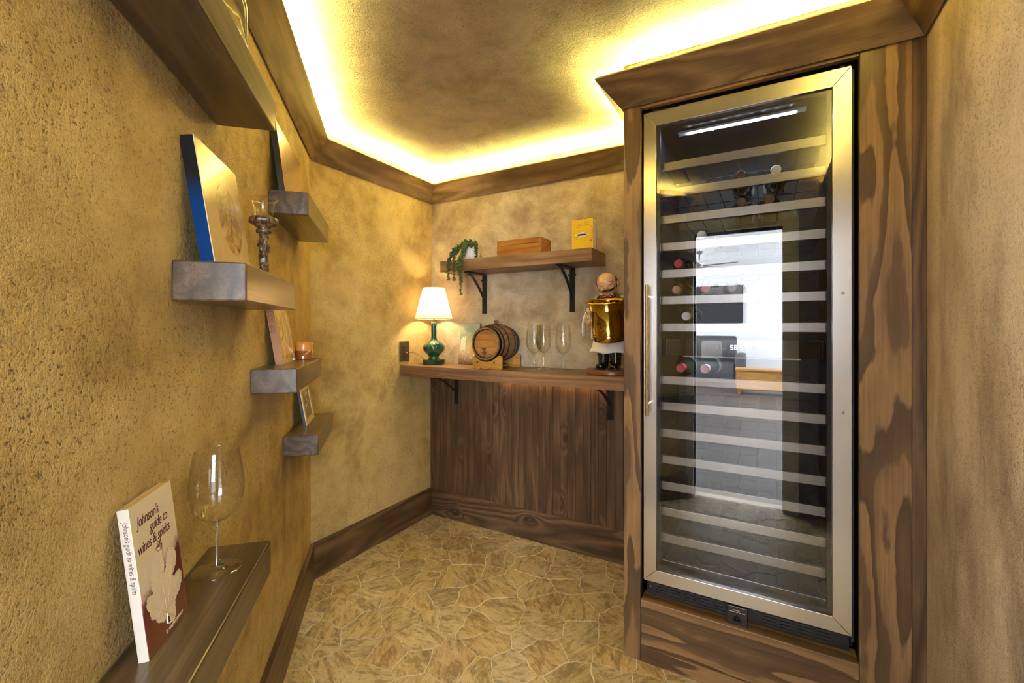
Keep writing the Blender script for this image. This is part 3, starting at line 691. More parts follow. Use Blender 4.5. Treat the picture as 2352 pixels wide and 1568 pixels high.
MB().tube([(0, y0-.024, -.04), (0, y0-.024, -.026)], .004, 10).sph((-.008, y0-.024, -.024), (.0075, .005, .0045), nu=10, nv=8).sph((.008, y0-.024, -.024), (.0075, .005, .0045), nu=10, nv=8).build('tap_key', SPW, br, smooth=True)
cr = thing('barrel_cradle', 'light wooden cradle stand holding the small barrel', 'stand', (BXC+.008, (BY0+BY1)/2, ZT))
def cradle_board(y, nm='cradle_board'):
    poly = [(-.0915, .004), (-.088, 0), (-.046, 0), (-.036, .008), (-.034, .003), (-.026, 0), (.010, 0), (.020, .008), (.022, .003), (.030, 0), (.088, 0), (.0915, .004), (.0915, .064), (.086, .071), (.074, .072)]
    rb = brad(HL*.9)+.0065
    for k in range(13):
        x = .070-.140*k/12; xx = x-.008+.008; z = (BZC-ZT)-math.sqrt(max(rb*rb-(x+.008)**2, 0)) if abs(x+.008) < rb else .07
        poly.append((x, min(z, .072)))
    poly += [(-.074, .072), (-.086, .071), (-.0915, .064)]
    o = MB().prism(poly, -.008, .008, fr((0, y, 0), (R(90), 0, 0))).build(nm, oak('X'), cr)
    bv = o.modifiers.new('b', 'BEVEL'); bv.width = .0015; bv.segments = 2; bv.limit_method = 'ANGLE'; return o
cradle_board(-HL+.012); cradle_board(HL-.012)
for x in (-.06, .047): MB().tube([(x, -HL+.003, .036), (x, HL-.003, .036)], .0045, 12).build('dowel', oak('Y'), cr, auto=40)
for x in (-.06, .047): MB().lathe([(.0055, 0), (.0055, .0008)], 14, fr((x, -HL+.0036, .036), (R(90), 0, 0))).build('dowel_plug', plain('plug_dark', (.05, .035, .02), .5), cr)
MB().box(-.055, .05, -HL+.022, HL-.022, .012, .018).build('cross_board', oak('Y'), cr)

# ------------------------------------------------------------------ wine glasses
def wineglass(h=.236, rb=.0405, rf=.037, name='wine_glass', stem=.36, bowl_r=None):
    t = bpy.data.objects.new(name, None); COL.objects.link(t); t.empty_display_size = .04
    zs = h*stem
    fo = [(.0005, .0018), (rf*.97, .0002), (rf, .0008), (rf*.97, .0016), (rf*.5, .0028), (rf*.2, .0055), (.005, .011), (.0034, .02), (.0030, zs*.55), (.0034, zs-.010), (.0062, zs-.002), (.010, zs+.002)]
    MB().lathe(fo, 36, cap=False).build('stem', STEMG, t, smooth=True)
    H = h-zs; out = [(.004, 0), (.45, .045), (.75, .14), (.93, .27), (1.0, .42), (.985, .58), (.92, .76), (.84, .92), (.80, 1.0)]
    sp = []
    for i in range(len(out)-1):
        for u in (0, .33, .66):
            a0 = out[max(i-1, 0)]; a1 = out[i]; a2 = out[i+1]; a3 = out[min(i+2, len(out)-1)]
            sp.append(tuple(.5*((2*a1[k])+(-a0[k]+a2[k])*u+(2*a0[k]-5*a1[k]+4*a2[k]-a3[k])*u*u+(-a0[k]+3*a1[k]-3*a2[k]+a3[k])*u**3) for k in (0, 1)))
    sp.append(out[-1])
    pr = [(max(r, .002)*rb, zs+z*H) for r, z in sp]
    th = .0009
    pr2 = pr+[(pr[-1][0]-th/2, pr[-1][1]+.0006)]+[(max(r-th, .0006), z+(th*1.5 if i > len(pr)-8 else 0)) for i, (r, z) in enumerate(reversed(pr))]
    MB().lathe(pr2, 48, cap=False).build('bowl', GLASS, t, smooth=True)
    return t
STEMG = thin_glass('stem_glass', (.97, .97, .97), .18, .9)
g1 = wineglass(); g1['category'] = 'wine glass'; g1['group'] = 'wine glasses on the counter'
for (x, y, lab, first_) in ((-1.052, 2.075, 'clear wine glass on the counter, the one closest to the barrel', True), (-1.040, 2.165, 'clear wine glass standing behind and between the other two on the counter', False), (-.898, 2.100, 'clear wine glass on the counter, the one closest to the waiter figurine', False)):
    o = g1 if first_ else copy_tree(g1); o.location = (x, y, ZT); o['label'] = lab; o['category'] = 'wine glass'; o['group'] = 'wine glasses on the counter'
bg = wineglass(.228, .046, .0415, stem=.40)
tag(bg, 'large clear wine glass on the low front shelf beside the wine guide', 'wine glass', 'large glass on the front shelf', loc=LW(1.333, .049, .741))
del bg['group']

# ------------------------------------------------------------------ waiter figurine
def remeshed(name, mb, voxel, mats, parent, pick=None, smooth_it=2):
    o = mb.build(name+'_src', mats[0])
    m = o.modifiers.new('r', 'REMESH'); m.mode = 'VOXEL'; m.voxel_size = voxel; m.use_smooth_shade = True
    if smooth_it: k = o.modifiers.new('s', 'SMOOTH'); k.iterations = smooth_it; k.factor = .5
    bpy.context.view_layer.update()
    me = bpy.data.meshes.new_from_object(o.evaluated_get(bpy.context.evaluated_depsgraph_get()))
    bpy.data.objects.remove(o); me.name = name; me.materials.clear()
    for x in mats: me.materials.append(x)
    if pick:
        for p in me.polygons: p.material_index = pick(p.center)
    else:
        for p in me.polygons: p.material_index = 0
    me.polygons.foreach_set('use_smooth', [True]*len(me.polygons))
    r = bpy.data.objects.new(name, me); COL.objects.link(r); r.parent = parent; return r
def limb(mb, pts, rs, n=14, sub=4):
    pts = [Vector(p) for p in pts]; P, Q = [], []
    for i in range(len(pts)-1):
        a0, a1, a2, a3 = pts[max(i-1, 0)], pts[i], pts[i+1], pts[min(i+2, len(pts)-1)]
        for k in range(sub):
            u = k/sub; P.append(.5*((2*a1)+(a2-a0)*u+(2*a0-5*a1+4*a2-a3)*u*u+(3*a1-a0-3*a2+a3)*u**3)); Q.append(rs[i]*(1-u)+rs[i+1]*u)
    P.append(pts[-1]); Q.append(rs[-1])
    mb.tube(P, Q, n); mb.sph(P[0], Q[0], nu=12, nv=8); mb.sph(P[-1], Q[-1], nu=12, nv=8); return mb
wt = thing('waiter_figurine', 'painted figurine of a bald moustached waiter in vest and white apron', 'figurine', (-.652, 2.085, ZT))
SKIN = plain('painted_skin', (.66, .40, .24), .32, Coat_Weight=.25)
SHIRT = plain('painted_shirt', (.70, .62, .50), .45); APRON = plain('painted_apron', (.78, .74, .68), .42)
DARKP = plain('painted_black', (.012, .011, .011), .14, Coat_Weight=.5); VESTM = plain('painted_vest', (.028, .018, .013), .4)
MB().lathe([(.112, 0), (.116, .003), (.116, .018), (.112, .0225), (.001, .0225)], 56, sy=.80).build('base', plain('base_wood', (.17, .065, .03), .32), wt, auto=40)
MH = fr((-.008, -.012, .428), (R(12), R(-10), R(8)))
bm_ = MB()
bm_.sph((0, 0, .008), (.047, .050, .050), MH, nu=24, nv=16)          # skull
bm_.sph((0, -.010, -.020), (.040, .038, .034), MH, nu=20, nv=14)      # jaw and cheeks
bm_.sph((-.021, -.032, -.014), (.016, .014, .014), MH).sph((.021, -.032, -.014), (.016, .014, .014), MH)
bm_.sph((0, -.038, -.044), (.017, .013, .012), MH)                    # chin
bm_.sph((0, -.050, -.010), (.0095, .014, .0095), MH).sph((0, -.046, .000), (.006, .008, .012), MH)   # nose
bm_.sph((-.007, -.048, -.013), (.0055, .006, .005), MH).sph((.007, -.048, -.013), (.0055, .006, .005), MH)
for sx in (-1, 1):
    bm_.sph((sx*.0185, -.0405, .006), (.0105, .0075, .0075), MH)      # closed lids
    bm_.sph((sx*.019, -.0410, .018), (.013, .006, .0035), MH, rot=Euler((0, R(sx*12), 0)).to_matrix())   # brow ridge
    bm_.sph((sx*.047, .002, -.006), (.006, .011, .016), MH, rot=Euler((0, 0, R(sx*25))).to_matrix())     # ears
limb(bm_, [(0, .004, .34), (-.002, .002, .37), (-.006, -.004, .40)], [.030, .026, .026])
bm_.sph((0, .004, .305), (.066, .046, .070), nu=24, nv=16).sph((0, 0, .235), (.070, .054, .06), nu=24, nv=16).sph((0, .006, .352), (.060, .032, .026), nu=20, nv=12)
limb(bm_, [(-.056, .006, .350), (-.084, -.004, .315), (-.098, -.022, .270), (-.090, -.050, .262), (-.081, -.072, .262)], [.025, .023, .021, .017, .0125])
limb(bm_, [(.056, .006, .350), (.088, -.004, .315), (.112, -.022, .270), (.122, -.050, .262), (.132, -.072, .262)], [.025, .023, .021, .017, .0125])
for sx, hx in ((-1, -.0775), (1, .1415)):
    bm_.sph((hx+sx*(-.002), -.080, .262), (.0105, .013, .020), nu=14, nv=10)     # palms
limb(bm_, [(-.026, 0, .20), (-.028, 0, .12), (-.029, -.002, .045)], [.032, .028, .025])
limb(bm_, [(.026, 0, .20), (.030, 0, .12), (.032, -.002, .045)], [.032, .028, .025])
for sx, hx in ((-1, -.0775), (1, .1415)):
    for k in range(4):
        z = .2765-.0105*k; ln = (1, 1.08, 1.0, .82)[k]
        limb(bm_, [(hx+sx*.004, -.084, z), (hx+sx*.003, -.0975*1-(ln-1)*.01, z-.0005), (hx-sx*.006, -.104-(ln-1)*.012, z-.001), (hx-sx*.0155*ln, -.1045, z-.0015)], [.0058, .0056, .0053, .0048], 10, 3)
    limb(bm_, [(hx+sx*.002, -.074, .276), (hx-sx*.004, -.083, .288), (hx-sx*.011, -.090, .292)], [.0062, .0058, .005], 10, 3)
def pick(c):
    if c.z > .372: return 0
    if abs(c.x) > .06 and c.y < -.062 and .23 < c.z < .31: return 0
    if c.z < .17: return 2
    return 1
remeshed('body', bm_, .0023, [SKIN, SHIRT, DARKP], wt, pick, 2)
# face details
MU = MB()
for sx in (-1, 1):
    limb(MU, [MH @ Vector((sx*.002, -.055, -.0205)), MH @ Vector((sx*.014, -.0535, -.0225)), MH @ Vector((sx*.026, -.047, -.0215)), MH @ Vector((sx*.036, -.038, -.0155)), MH @ Vector((sx*.040, -.035, -.008))], [.0055, .0062, .0055, .0038, .0018], 10, 4)
MU.build('moustache', DARKP, wt, smooth=True)
EY = MB()
for sx in (-1, 1):
    EY.tube([MH @ Vector((sx*.0185+a, -.0475+abs(a)*.30, .0030-.0022*(1-(a/.009)**2))) for a in (-.009, -.006, -.003, 0, .003, .006, .009)], .0008, 6)
EY.build('eyelashes', plain('lash_brown', (.12, .05, .02), .5), wt)
EB = MB()
for sx in (-1, 1):
    EB.tube([MH @ Vector((sx*(.009+a), -.0468+a*.35, .0185+math.sin(a/.02*3.1)*.0035)) for a in (0, .004, .008, .012, .016, .02)], [.0006, .0011, .0013, .0012, .0009, .0005], 6)
EB.build('eyebrows', plain('brow_brown', (.30, .16, .08), .5), wt)
MB().sph((0, -.0508, -.0315), (.0085, .0035, .0026), MH, nu=14, nv=8).build('mouth', plain('lip_red', (.42, .04, .03), .35), wt, smooth=True)
CK = MB()
for sx in (-1, 1): CK.sph((sx*.0235, -.0392, -.0095), (.0085, .0058, .007), MH, nu=14, nv=8)
CK.build('cheeks', plain('cheek_pink', (.68, .30, .20), .35), wt, smooth=True)
HA = MB()
for sx in (-1, 1): HA.sph((sx*.0425, .010, .004), (.009, .022, .026), MH, nu=14, nv=10, rot=Euler((R(-15), 0, 0)).to_matrix()).sph((sx*.044, -.010, .006), (.004, .006, .014), MH, nu=10, nv=8)
HA.sph((0, .032, -.014), (.042, .023, .026), MH, nu=20, nv=12)
remeshed('hair', HA, .002, [DARKP], wt, None, 1)
BT_ = MB()
for sx in (-1, 1): BT_.sph((sx*.0165-.002, -.045, .367), (.015, .009, .0115), nu=16, nv=10, rot=Euler((0, R(-8), 0)).to_matrix())
BT_.sph((-.002, -.049, .3665), (.0065, .007, .0075), nu=12, nv=8)
BT_.build('bow_tie', plain('bow_tie_red', (.20, .018, .010), .15, Coat_Weight=.5), wt, smooth=True)
CO = MB()
for sx in (-1, 1): CO.prism([(0, 0), (sx*.030, .014), (sx*.028, -.006), (sx*.010, -.014)], -.0015, .0015, fr((-.002, -.043, .372), (R(78), 0, 0)))
CO.build('collar', SHIRT, wt)
VE = MB()
for sx in (-1, 1):
    VE.sph((sx*.040, -.004, .318), (.0305, .0495, .062), nu=20, nv=14).sph((sx*.0405, .002, .352), (.020, .036, .022), nu=16, nv=10)
VE.sph((0, .018, .315), (.066, .036, .072), nu=20, nv=12)
remeshed('vest', VE, .0026, [VESTM], wt, None, 2)
# apron: flared and gently folded, open at the back
n_, rows = 64, [(.236, .070), (.20, .074), (.16, .079), (.13, .086), (.112, .094), (.104, .097)]
vs = []
for z, r in rows:
    f = (.236-z)/.13
    for i in range(n_):
        a = 2*math.pi*i/n_; k = 1+.035*f*math.sin(a*7+.6)+.02*f*math.sin(a*11)
        vs.append((r*k*math.cos(a), r*k*.78*math.sin(a), z+.003*f*math.sin(a*5)))
m_ = len(vs)
for z, r in reversed(rows):
    f = (.236-z)/.13
    for i in range(n_):
        a = 2*math.pi*i/n_; k = 1+.035*f*math.sin(a*7+.6)+.02*f*math.sin(a*11)
        vs.append(((r-.004)*k*math.cos(a), (r-.004)*k*.78*math.sin(a), z+.003*f*math.sin(a*5)))
fs = [(j*n_+i, j*n_+(i+1) % n_, (j+1)*n_+(i+1) % n_, (j+1)*n_+i) for j in range(len(rows)*2-1) for i in range(n_)]
MB().add(vs, fs).build('apron', APRON, wt, smooth=True)
BO = MB()
for sx in (-1, 1):
    x = sx*.030+.001
    limb(BO, [(x, .006, .104), (x, .004, .07), (x, .002, .045)], [.0275, .026, .0245])
    BO.sph((x+sx*.003, -.022, .0375), (.0245, .036, .0155), nu=20, nv=12).sph((x+sx*.003, -.040, .0385), (.022, .020, .0145), nu=18, nv=10)
    for k in range(3): BO.sph((x+sx*.006*(k-1), -.012, .062+.014*k), (.024, .017, .004), nu=16, nv=8, rot=Euler((R(18), R(14*(k-1)), 0)).to_matrix())
    BO.box(x+sx*.003-.023, x+sx*.003+.023, -.055, .02, .0229, .029)
remeshed('boots', BO, .0022, [DARKP], wt, None, 1)
# towel hung over the forearm
TW = []
rows = [(-.072, .287), (-.090, .296), (-.106, .288), (-.113, .265), (-.1165, .235), (-.119, .205), (-.117, .178)]
for x, z in rows:
    for k in range(7):
        y = -.055+.058*k/6; TW.append((x+.0028*math.sin(k*1.9+z*40), y, z+.0015*math.sin(k*2.5)))
fs = [(j*7+k, j*7+k+1, (j+1)*7+k+1, (j+1)*7+k) for j in range(len(rows)-1) for k in range(6)]
tw = MB().add(TW, fs).build('towel', APRON, wt, smooth=True)
m = tw.modifiers.new('s', 'SOLIDIFY'); m.thickness = .007; m.offset = 0; m = tw.modifiers.new('u', 'SUBSURF'); m.levels = 2; m.render_levels = 2
TW = []
for x, z in [(-.064, .272), (-.0655, .24), (-.068, .20), (-.070, .165)]:
    for k in range(6): TW.append((x+.002*math.sin(k*2.1), -.060+.052*k/5-.004, z))
fs = [(j*6+k, j*6+k+1, (j+1)*6+k+1, (j+1)*6+k) for j in range(3) for k in range(5)]
t2 = MB().add(TW, fs).build('towel', APRON, wt, smooth=True)
m = t2.modifiers.new('s', 'SOLIDIFY'); m.thickness = .006; m.offset = 0; m = t2.modifiers.new('u', 'SUBSURF'); m.levels = 2; m.render_levels = 2
# gilt bucket in his hands
bu = thing('ice_bucket', 'shiny gold-coloured metal bucket held by the waiter figurine', 'bucket', (-.612, 1.957, ZT+.166)); bu.rotation_euler = (R(11), 0, 0)
GOLD = plain('gilt_metal', (.62, .40, .08), .09, 1.0)
def gilt():
    g = G('gilt_bucket'); v = g.coord(); n = g.noise(v, 14, 3)
    return g.end(g.bsdf(Base_Color=(.46, .33, .075), Metallic=1.0, Roughness=g.mr(n, .3, .7, .07, .16)))
GB = gilt()
MB().lathe([(.001, 0), (.069, 0), (.0715, .002), (.0728, .022), (.0742, .023), (.0742, .026), (.0735, .027), (.0738, .034), (.0752, .035), (.0752, .038), (.0742, .039), (.081, .140), (.0822, .141), (.0822, .146), (.0815, .147), (.084, .172), (.0805, .172), (.070, .008), (.001, .008)], 64, cap=False).build('pail', GB, bu, auto=50)
MB().lathe([(.0805, .168), (.089, .171), (.0965, .174), (.0985, .177), (.0965, .180), (.088, .178), (.0800, .1765), (.0805, .168)], 64, cap=False).build('rim', GOLD, bu, smooth=True)
MB().lathe([(.0802, .165), (.0700, .012)], 48, cap=False).build('inner_wall', plain('bucket_inside', (.62, .58, .54), .25, .6), bu, smooth=True)
for sx in (-1, 1):
    mk = MB(); mk.sph((sx*.0855, -.004, .142), (.005, .006, .005), nu=12, nv=8).sph((sx*.093, -.004, .144), (.004, .0045, .004), nu=12, nv=8)
    hp_ = MB(); pts = [(sx*(.093+.010*math.sin(a)*.5+.006), -.004+.030*math.cos(a)*.35, .118+.026*math.sin(a)) for a in [2*math.pi*k/24 for k in range(25)]]
    hp_.tube(pts, .0016, 8)
    mk.build('lug', plain('lug_silver', (.75, .70, .6), .15, 1.0), bu, smooth=True); hp_.build('ring_handle', plain('lug_silver', (.75, .70, .6), .15, 1.0), bu, smooth=True)

# ------------------------------------------------------------------ things on the wall shelf
ZU = 1.5835
ph = thing('trailing_plant', 'small trailing succulent in a white ribbed pot hanging over the wall shelf edge', 'plant', (-1.478, 2.115, ZU))
vs = []; n_ = 60; prof = [(.030, 0), (.036, .004), (.044, .020), (.047, .040), (.045, .060), (.040, .074), (.0385, .078)]
for j, (r, z) in enumerate(prof):
    for i in range(n_):
        a = 2*math.pi*i/n_; rr_ = r*(1+(.035 if i % 4 < 2 else -.025)*(1 if 0 < j < 6 else 0)); vs.append((rr_*math.cos(a), rr_*math.sin(a), z))
fs = [(j*n_+i, j*n_+(i+1) % n_, (j+1)*n_+(i+1) % n_, (j+1)*n_+i) for j in range(len(prof)-1) for i in range(n_)]+[tuple(range(n_-1, -1, -1)), tuple((len(prof)-1)*n_+i for i in range(n_))]
MB().add(vs, fs).build('pot', plain('white_pot', (.70, .70, .76), .45), ph, auto=50)
MB().lathe([(.036, .0785), (.001, .082)], 24, cap=False).build('soil', plain('soil', (.05, .035, .02), .9), ph)
def leafm():
    g = G('succulent_leaf'); v = g.coord('Object'); n = g.noise(v, 120, 2)
    c = g.ramp(n, [(.3, (.020, .045, .012)), (.55, (.05, .095, .025)), (.75, (.13, .20, .06))])
    return g.end(g.bsdf(Base_Color=c, Roughness=.4))
LEAF = leafm(); rp = random.Random(5)
def strand(pts):
    mb = MB(); P = []
    pts = [Vector(p) for p in pts]
    for i in range(len(pts)-1):
        a0, a1, a2, a3 = pts[max(i-1, 0)], pts[i], pts[i+1], pts[min(i+2, len(pts)-1)]
        L = (a2-a1).length; k = max(2, int(L/.0065))
        for q in range(k):
            u = q/k; P.append(.5*((2*a1)+(a2-a0)*u+(2*a0-5*a1+4*a2-a3)*u*u+(3*a1-a0-3*a2+a3)*u**3))
    P.append(pts[-1]); mb.tube(P, .0009, 5)
    for i, p in enumerate(P[1:]):
        t = (P[min(i+2, len(P)-1)]-P[i]).normalized()
        for q in range(3):
            a = rp.random()*6.28; o_ = t.orthogonal().normalized(); d = (Matrix.Rotation(a, 3, t) @ o_+t*.25).normalized()
            sz = (.0056+.0022*rp.random())*(1-.35*i/len(P))
            mb.sph(p+d*(.0045+.0015*rp.random()), (sz*1.25, sz*.75, sz*.6), nu=6, nv=4, rot=d.to_track_quat('X', 'Z').to_matrix())
    return mb.build('strand', LEAF, ph, smooth=True)
S_ = [[(-.01, 0, .082), (-.035, -.04, .095), (-.068, -.085, .055), (-.080, -.104, .0), (-.083, -.107, -.06), (-.083, -.106, -.112)],
      [(-.02, .0, .082), (-.045, -.03, .090), (-.070, -.06, .060), (-.082, -.078, .028), (-.090, -.098, .002), (-.088, -.107, -.03), (-.087, -.107, -.085)],
      [(0, -.01, .082), (-.02, -.05, .092), (-.038, -.09, .045), (-.045, -.106, -.0), (-.046, -.108, -.06), (-.044, -.107, -.118)],
      [(0, -.01, .082), (.0, -.050, .086), (-.002, -.082, .040), (-.002, -.107, -.01), (.0, -.110, -.07), (.003, -.108, -.13), (.008, -.108, -.20)],
      [(.01, -.01, .082), (.008, -.052, .090), (.012, -.086, .04), (.010, -.109, -.01), (.011, -.112, -.06), (.012, -.11, -.13)],
      [(.01, 0, .082), (-.004, -.055, .082), (-.012, -.08, .03), (-.014, -.108, -.02), (-.013, -.109, -.085)],
      [(.01, 0, .082), (.035, -.02, .098), (.053, -.035, .07), (.058, -.038, .03), (.055, -.036, .008)],
      [(.0, .01, .082), (.030, .0, .105), (.050, -.02, .085), (.056, -.03, .045), (.053, -.028, .018)],
      [(-.01, .01, .082), (-.035, -.01, .108), (-.056, -.035, .080), (-.062, -.05, .05)],
      [(0, 0, .082), (-.01, -.03, .112), (-.032, -.045, .10), (-.052, -.06, .065), (-.062, -.075, .03)],
      [(0, 0, .082), (.015, -.03, .112), (.03, -.04, .095), (.035, -.05, .07)],
      [(0, 0, .082), (-.02, -.02, .118), (-.03, -.03, .112)]]
for p in S_: strand(p)
# cigar style box
cbx = thing('wooden_box', 'plain reddish cedar box lying closed on the wall shelf', 'box', (-1.1445, 2.119, ZU), 0)
MB().box(-.1335, .1335, -.048, .075, .0005, .058, bev=.0012).build('box_body', cedar('X'), cbx)
MB().box(-.1335, .1335, -.048, .075, .0588, .0875, bev=.0018).build('lid', cedar('X'), cbx)
# yellow book
yb = thing('yellow_book', 'yellow hardcover book with white oval emblem standing at the wall shelf right end', 'book', (-.786, 2.085, ZU), 0)
VIOL = plain('violet_edge', (.10, .06, .30), .4)
MB().box(-.0545, .0525, .0026, .0345, .003, .152).build('pages', plain('page_paper', (.75, .73, .70), .7), yb)
MB().box(-.0575, .0545, 0, .0024, .0, .1555, bev=.0006).build('front_cover', plain('yellow_cover', (.72, .46, .015), .35), yb)
MB().box(-.0575, .0555, .0347, .0372, .0, .1555, bev=.0006).build('back_cover', plain('blue_cover', (.05, .06, .30), .35), yb)
MB().box(-.0598, -.0576, 0, .0372, .0, .1555, bev=.0008).build('spine', plain('orange_spine', (.62, .34, .13), .4), yb)
MB().box(-.0575, .0545, -.0004, -.0001, .1532, .1552).box(.0532, .0545, -.0004, -.0001, .0, .1532).build('cover_border', VIOL, yb)
Me = lambda x, z: fr((x, -.0003, z), (R(90), 0, 0))
MB().lathe([(.036, 0), (.036, .0002), (.0345, .0002), (.0345, 0)], 40, Me(-.006, .076), sy=.62, cap=False).build('emblem_ring', plain('dark_yellow', (.55, .31, .01), .4), yb)
MB().lathe([(.0215, 0), (.0215, .0003), (.001, .0003)], 36, Me(-.006, .076), sy=.60).prism([(-.038, -.003), (-.038, .003), (-.030, .0045), (.030, .0045), (.038, .003), (.038, -.003), (.030, -.0045), (-.030, -.0045)], 0, .0003, Me(-.006, .076)).build('emblem', plain('emblem_white', (.78, .74, .66), .4), yb)
lt = MB(); rq = random.Random(2)
def squig(mb, x0, x1, z, h):
    x = x0
    while x < x1:
        w = h*(.35+.4*rq.random()); mb.box(x, x+w*.45, -.0007, -.0004, z-h*.5*rq.random(), z+h*.5)
        if rq.random() > .4: mb.box(x, x+w, -.0007, -.0004, z+h*.3, z+h*.5)
        x += w*1.35
squig(lt, -.036, .024, .0762, .0035)
lt.build('emblem_lettering', plain('red_print', (.5, .05, .03), .5), yb)
lt = MB(); squig(lt, -.028, -.012, .126, .004); squig(lt, .006, .034, .132, .004); squig(lt, -.038, .036, .1205, .0032); squig(lt, -.036, .008, .112, .0035); squig(lt, .010, .036, .124, .003)
lt.build('cover_lettering', plain('ochre_print', (.36, .19, .01), .5), yb)
lt = MB()
z = .112
while z > .046:
    lt.box(.046, .0505, -.0007, -.0004, z, z+.0012); lt.box(.046, .0472, -.0007, -.0004, z-.002, z+.0012)
    lt.box(.0495, .0505, -.0007, -.0004, z-.0025*rq.random(), z+.0012); z -= .0052
lt.build('side_lettering', plain('red_print', (.5, .05, .03), .5), yb)
MB().box(.0405, .0411, -.0007, -.0004, .050, .108).build('print_rule', plain('ochre_print', (.36, .19, .01), .5), yb)
MB().lathe([(.0035, 0), (.001, .0003)], 10, Me(.041, .045)).lathe([(.002, 0), (.001, .0003)], 10, Me(.043, .114)).build('red_mark', plain('red_print', (.5, .05, .03), .5), yb)

# ------------------------------------------------------------------ things on the left wall's shelves (local x runs along the wall, y out of it)
def leanM(y_bot, y_top, h): return fr((0, y_bot, 0), (math.asin(max(-1, min(1, (y_bot-y_top)/h))), 0, 0))
def oval_pic():
    g = G('sepia_print'); v = g.coord('Object'); n = g.noise(v, 16, 6, .7, 1.4); n2 = g.noise(v, 60, 4, .6)
    c = g.ramp(g.ma('ADD', g.ma('MULTIPLY', n, .75), g.ma('MULTIPLY', n2, .25)), [(.35, (.09, .05, .025)), (.48, (.30, .19, .09)), (.56, (.50, .35, .18)), (.7, (.58, .42, .22))])
    return g.end(g.bsdf(Base_Color=c, Roughness=.22))
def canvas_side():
    g = G('blue_edge_shaded_top'); v = g.coord('Object'); sp = g.n('ShaderNodeSeparateXYZ'); g.l(v, sp.inputs[0])
    f = g.mr(g.ma('ADD', sp.outputs[2], g.ma('MULTIPLY', g.noise(v, 20, 3), .02)), .12, .17)  # blue side; the shade on its upper part is painted as black
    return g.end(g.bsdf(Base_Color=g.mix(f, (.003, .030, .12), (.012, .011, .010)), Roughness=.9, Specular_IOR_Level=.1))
pr = thing('oval_print', 'cream board print with a sepia oval picture and blue edge with shade painted black on top, leaning on the wall', 'picture', LW(1.2475, 0, 1.3190), A45)
Ml = leanM(.056, .021, .236)
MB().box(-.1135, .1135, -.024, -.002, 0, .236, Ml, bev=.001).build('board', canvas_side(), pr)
MB().box(-.1135, .1135, -.0018, 0, 0, .236, Ml).build('print_face', plain('cream_print', (.60, .45, .25), .18, Coat_Weight=.4), pr)
MB().lathe([(.066, 0), (.066, .0004), (.001, .0004)], 48, Ml @ fr((-.015, 0, .108), (R(-90), 0, 0)), sy=1.12).build('oval_picture', oval_pic(), pr)
def red_pic():
    g = G('reddish_print'); v = g.coord('Object', (1, 1, 1)); n = g.noise(v, 7, 4, .6, 2.5); w = g.ma('FRACT', g.ma('MULTIPLY', n, 9)); n2 = g.noise(v, 4, 3)
    c = g.ramp(w, [(0, (.40, .20, .09)), (.5, (.52, .32, .15)), (.9, (.46, .24, .12)), (1, (.30, .11, .06))])
    c = g.mix(g.mr(n2, .45, .6, 0, .55), c, (.42, .11, .05))
    return g.end(g.bsdf(Base_Color=c, Roughness=.2, Coat_Weight=.4))
p2 = thing('art_print', 'black-edged board print with reddish picture leaning on the highest corner shelf', 'picture', LW(.548, 0, 1.6295), A45)
M2 = leanM(.047, .017, .229)
MB().box(-.20, .20, -.020, -.0015, 0, .229, M2, bev=.001).build('board', plain('board_black', (.014, .013, .012), .5), p2)
MB().box(-.20, .20, -.0013, 0, 0, .229, M2).build('print_face', red_pic(), p2)
# candle holder
ch = thing('candle_holder', 'carved dark wood candlestick with clear glass votive cup beside the oval print', 'candle holder', LW(1.053, .060, 1.318), A45)
CAR = wood('carved_wood', 'Z', (.05, .024, .010), (.14, .075, .03), (.30, .18, .08), 8, 30, .3, knots=False, rough=.3, bs=.5)
MB().lathe([(.034, 0), (.036, .003), (.033, .007), (.020, .011), (.013, .016), (.010, .022)], 28).build('foot', CAR, ch, smooth=True)
vs = []; n_ = 20; rows = 28
for j in range(rows+1):
    z = .020+.098*j/rows; rr_ = .0085+.0022*abs(math.sin(j*.9))+.003*math.exp(-((j-18)/3)**2)
    for i in range(n_):
        a = 2*math.pi*i/n_; q = rr_*(1+.18*math.sin(a*3+j*.55)+.08*math.sin(a*5-j*.9)); vs.append((q*math.cos(a), q*math.sin(a), z))
MB().add(vs, [(j*n_+i, j*n_+(i+1) % n_, (j+1)*n_+(i+1) % n_, (j+1)*n_+i) for j in range(rows) for i in range(n_)]).build('stem', CAR, ch, smooth=True)
MB().lathe([(.010, .116), (.017, .119), (.018, .124), (.014, .128), (.0165, .133), (.024, .138), (.0285, .142)], 28, cap=False).build('socket_cup', CAR, ch, smooth=True)
vs = []; n_ = 40
for r, z in ((.0285, .141), (.0315, .144), (.0315, .154), (.028, .157), (.001, .157)):
    for i in range(n_):
        q = r*(1+(.05 if (i//2) % 2 else -.02)) if r > .02 else r; vs.append((q*math.cos(2*math.pi*i/n_), q*math.sin(2*math.pi*i/n_), z))
MB().add(vs, [(j*n_+i, j*n_+(i+1) % n_, (j+1)*n_+(i+1) % n_, (j+1)*n_+i) for j in range(4) for i in range(n_)]).build('carved_rim', CAR, ch, smooth=True)
MB().lathe([(.001, .1575), (.018, .158), (.021, .164), (.0225, .180), (.026, .195), (.032, .204), (.033, .2045), (.0315, .2055), (.025, .197), (.0213, .181), (.0198, .166), (.016, .1605), (.001, .160)], 40, cap=False).build('glass_cup', GLASS, ch, smooth=True)
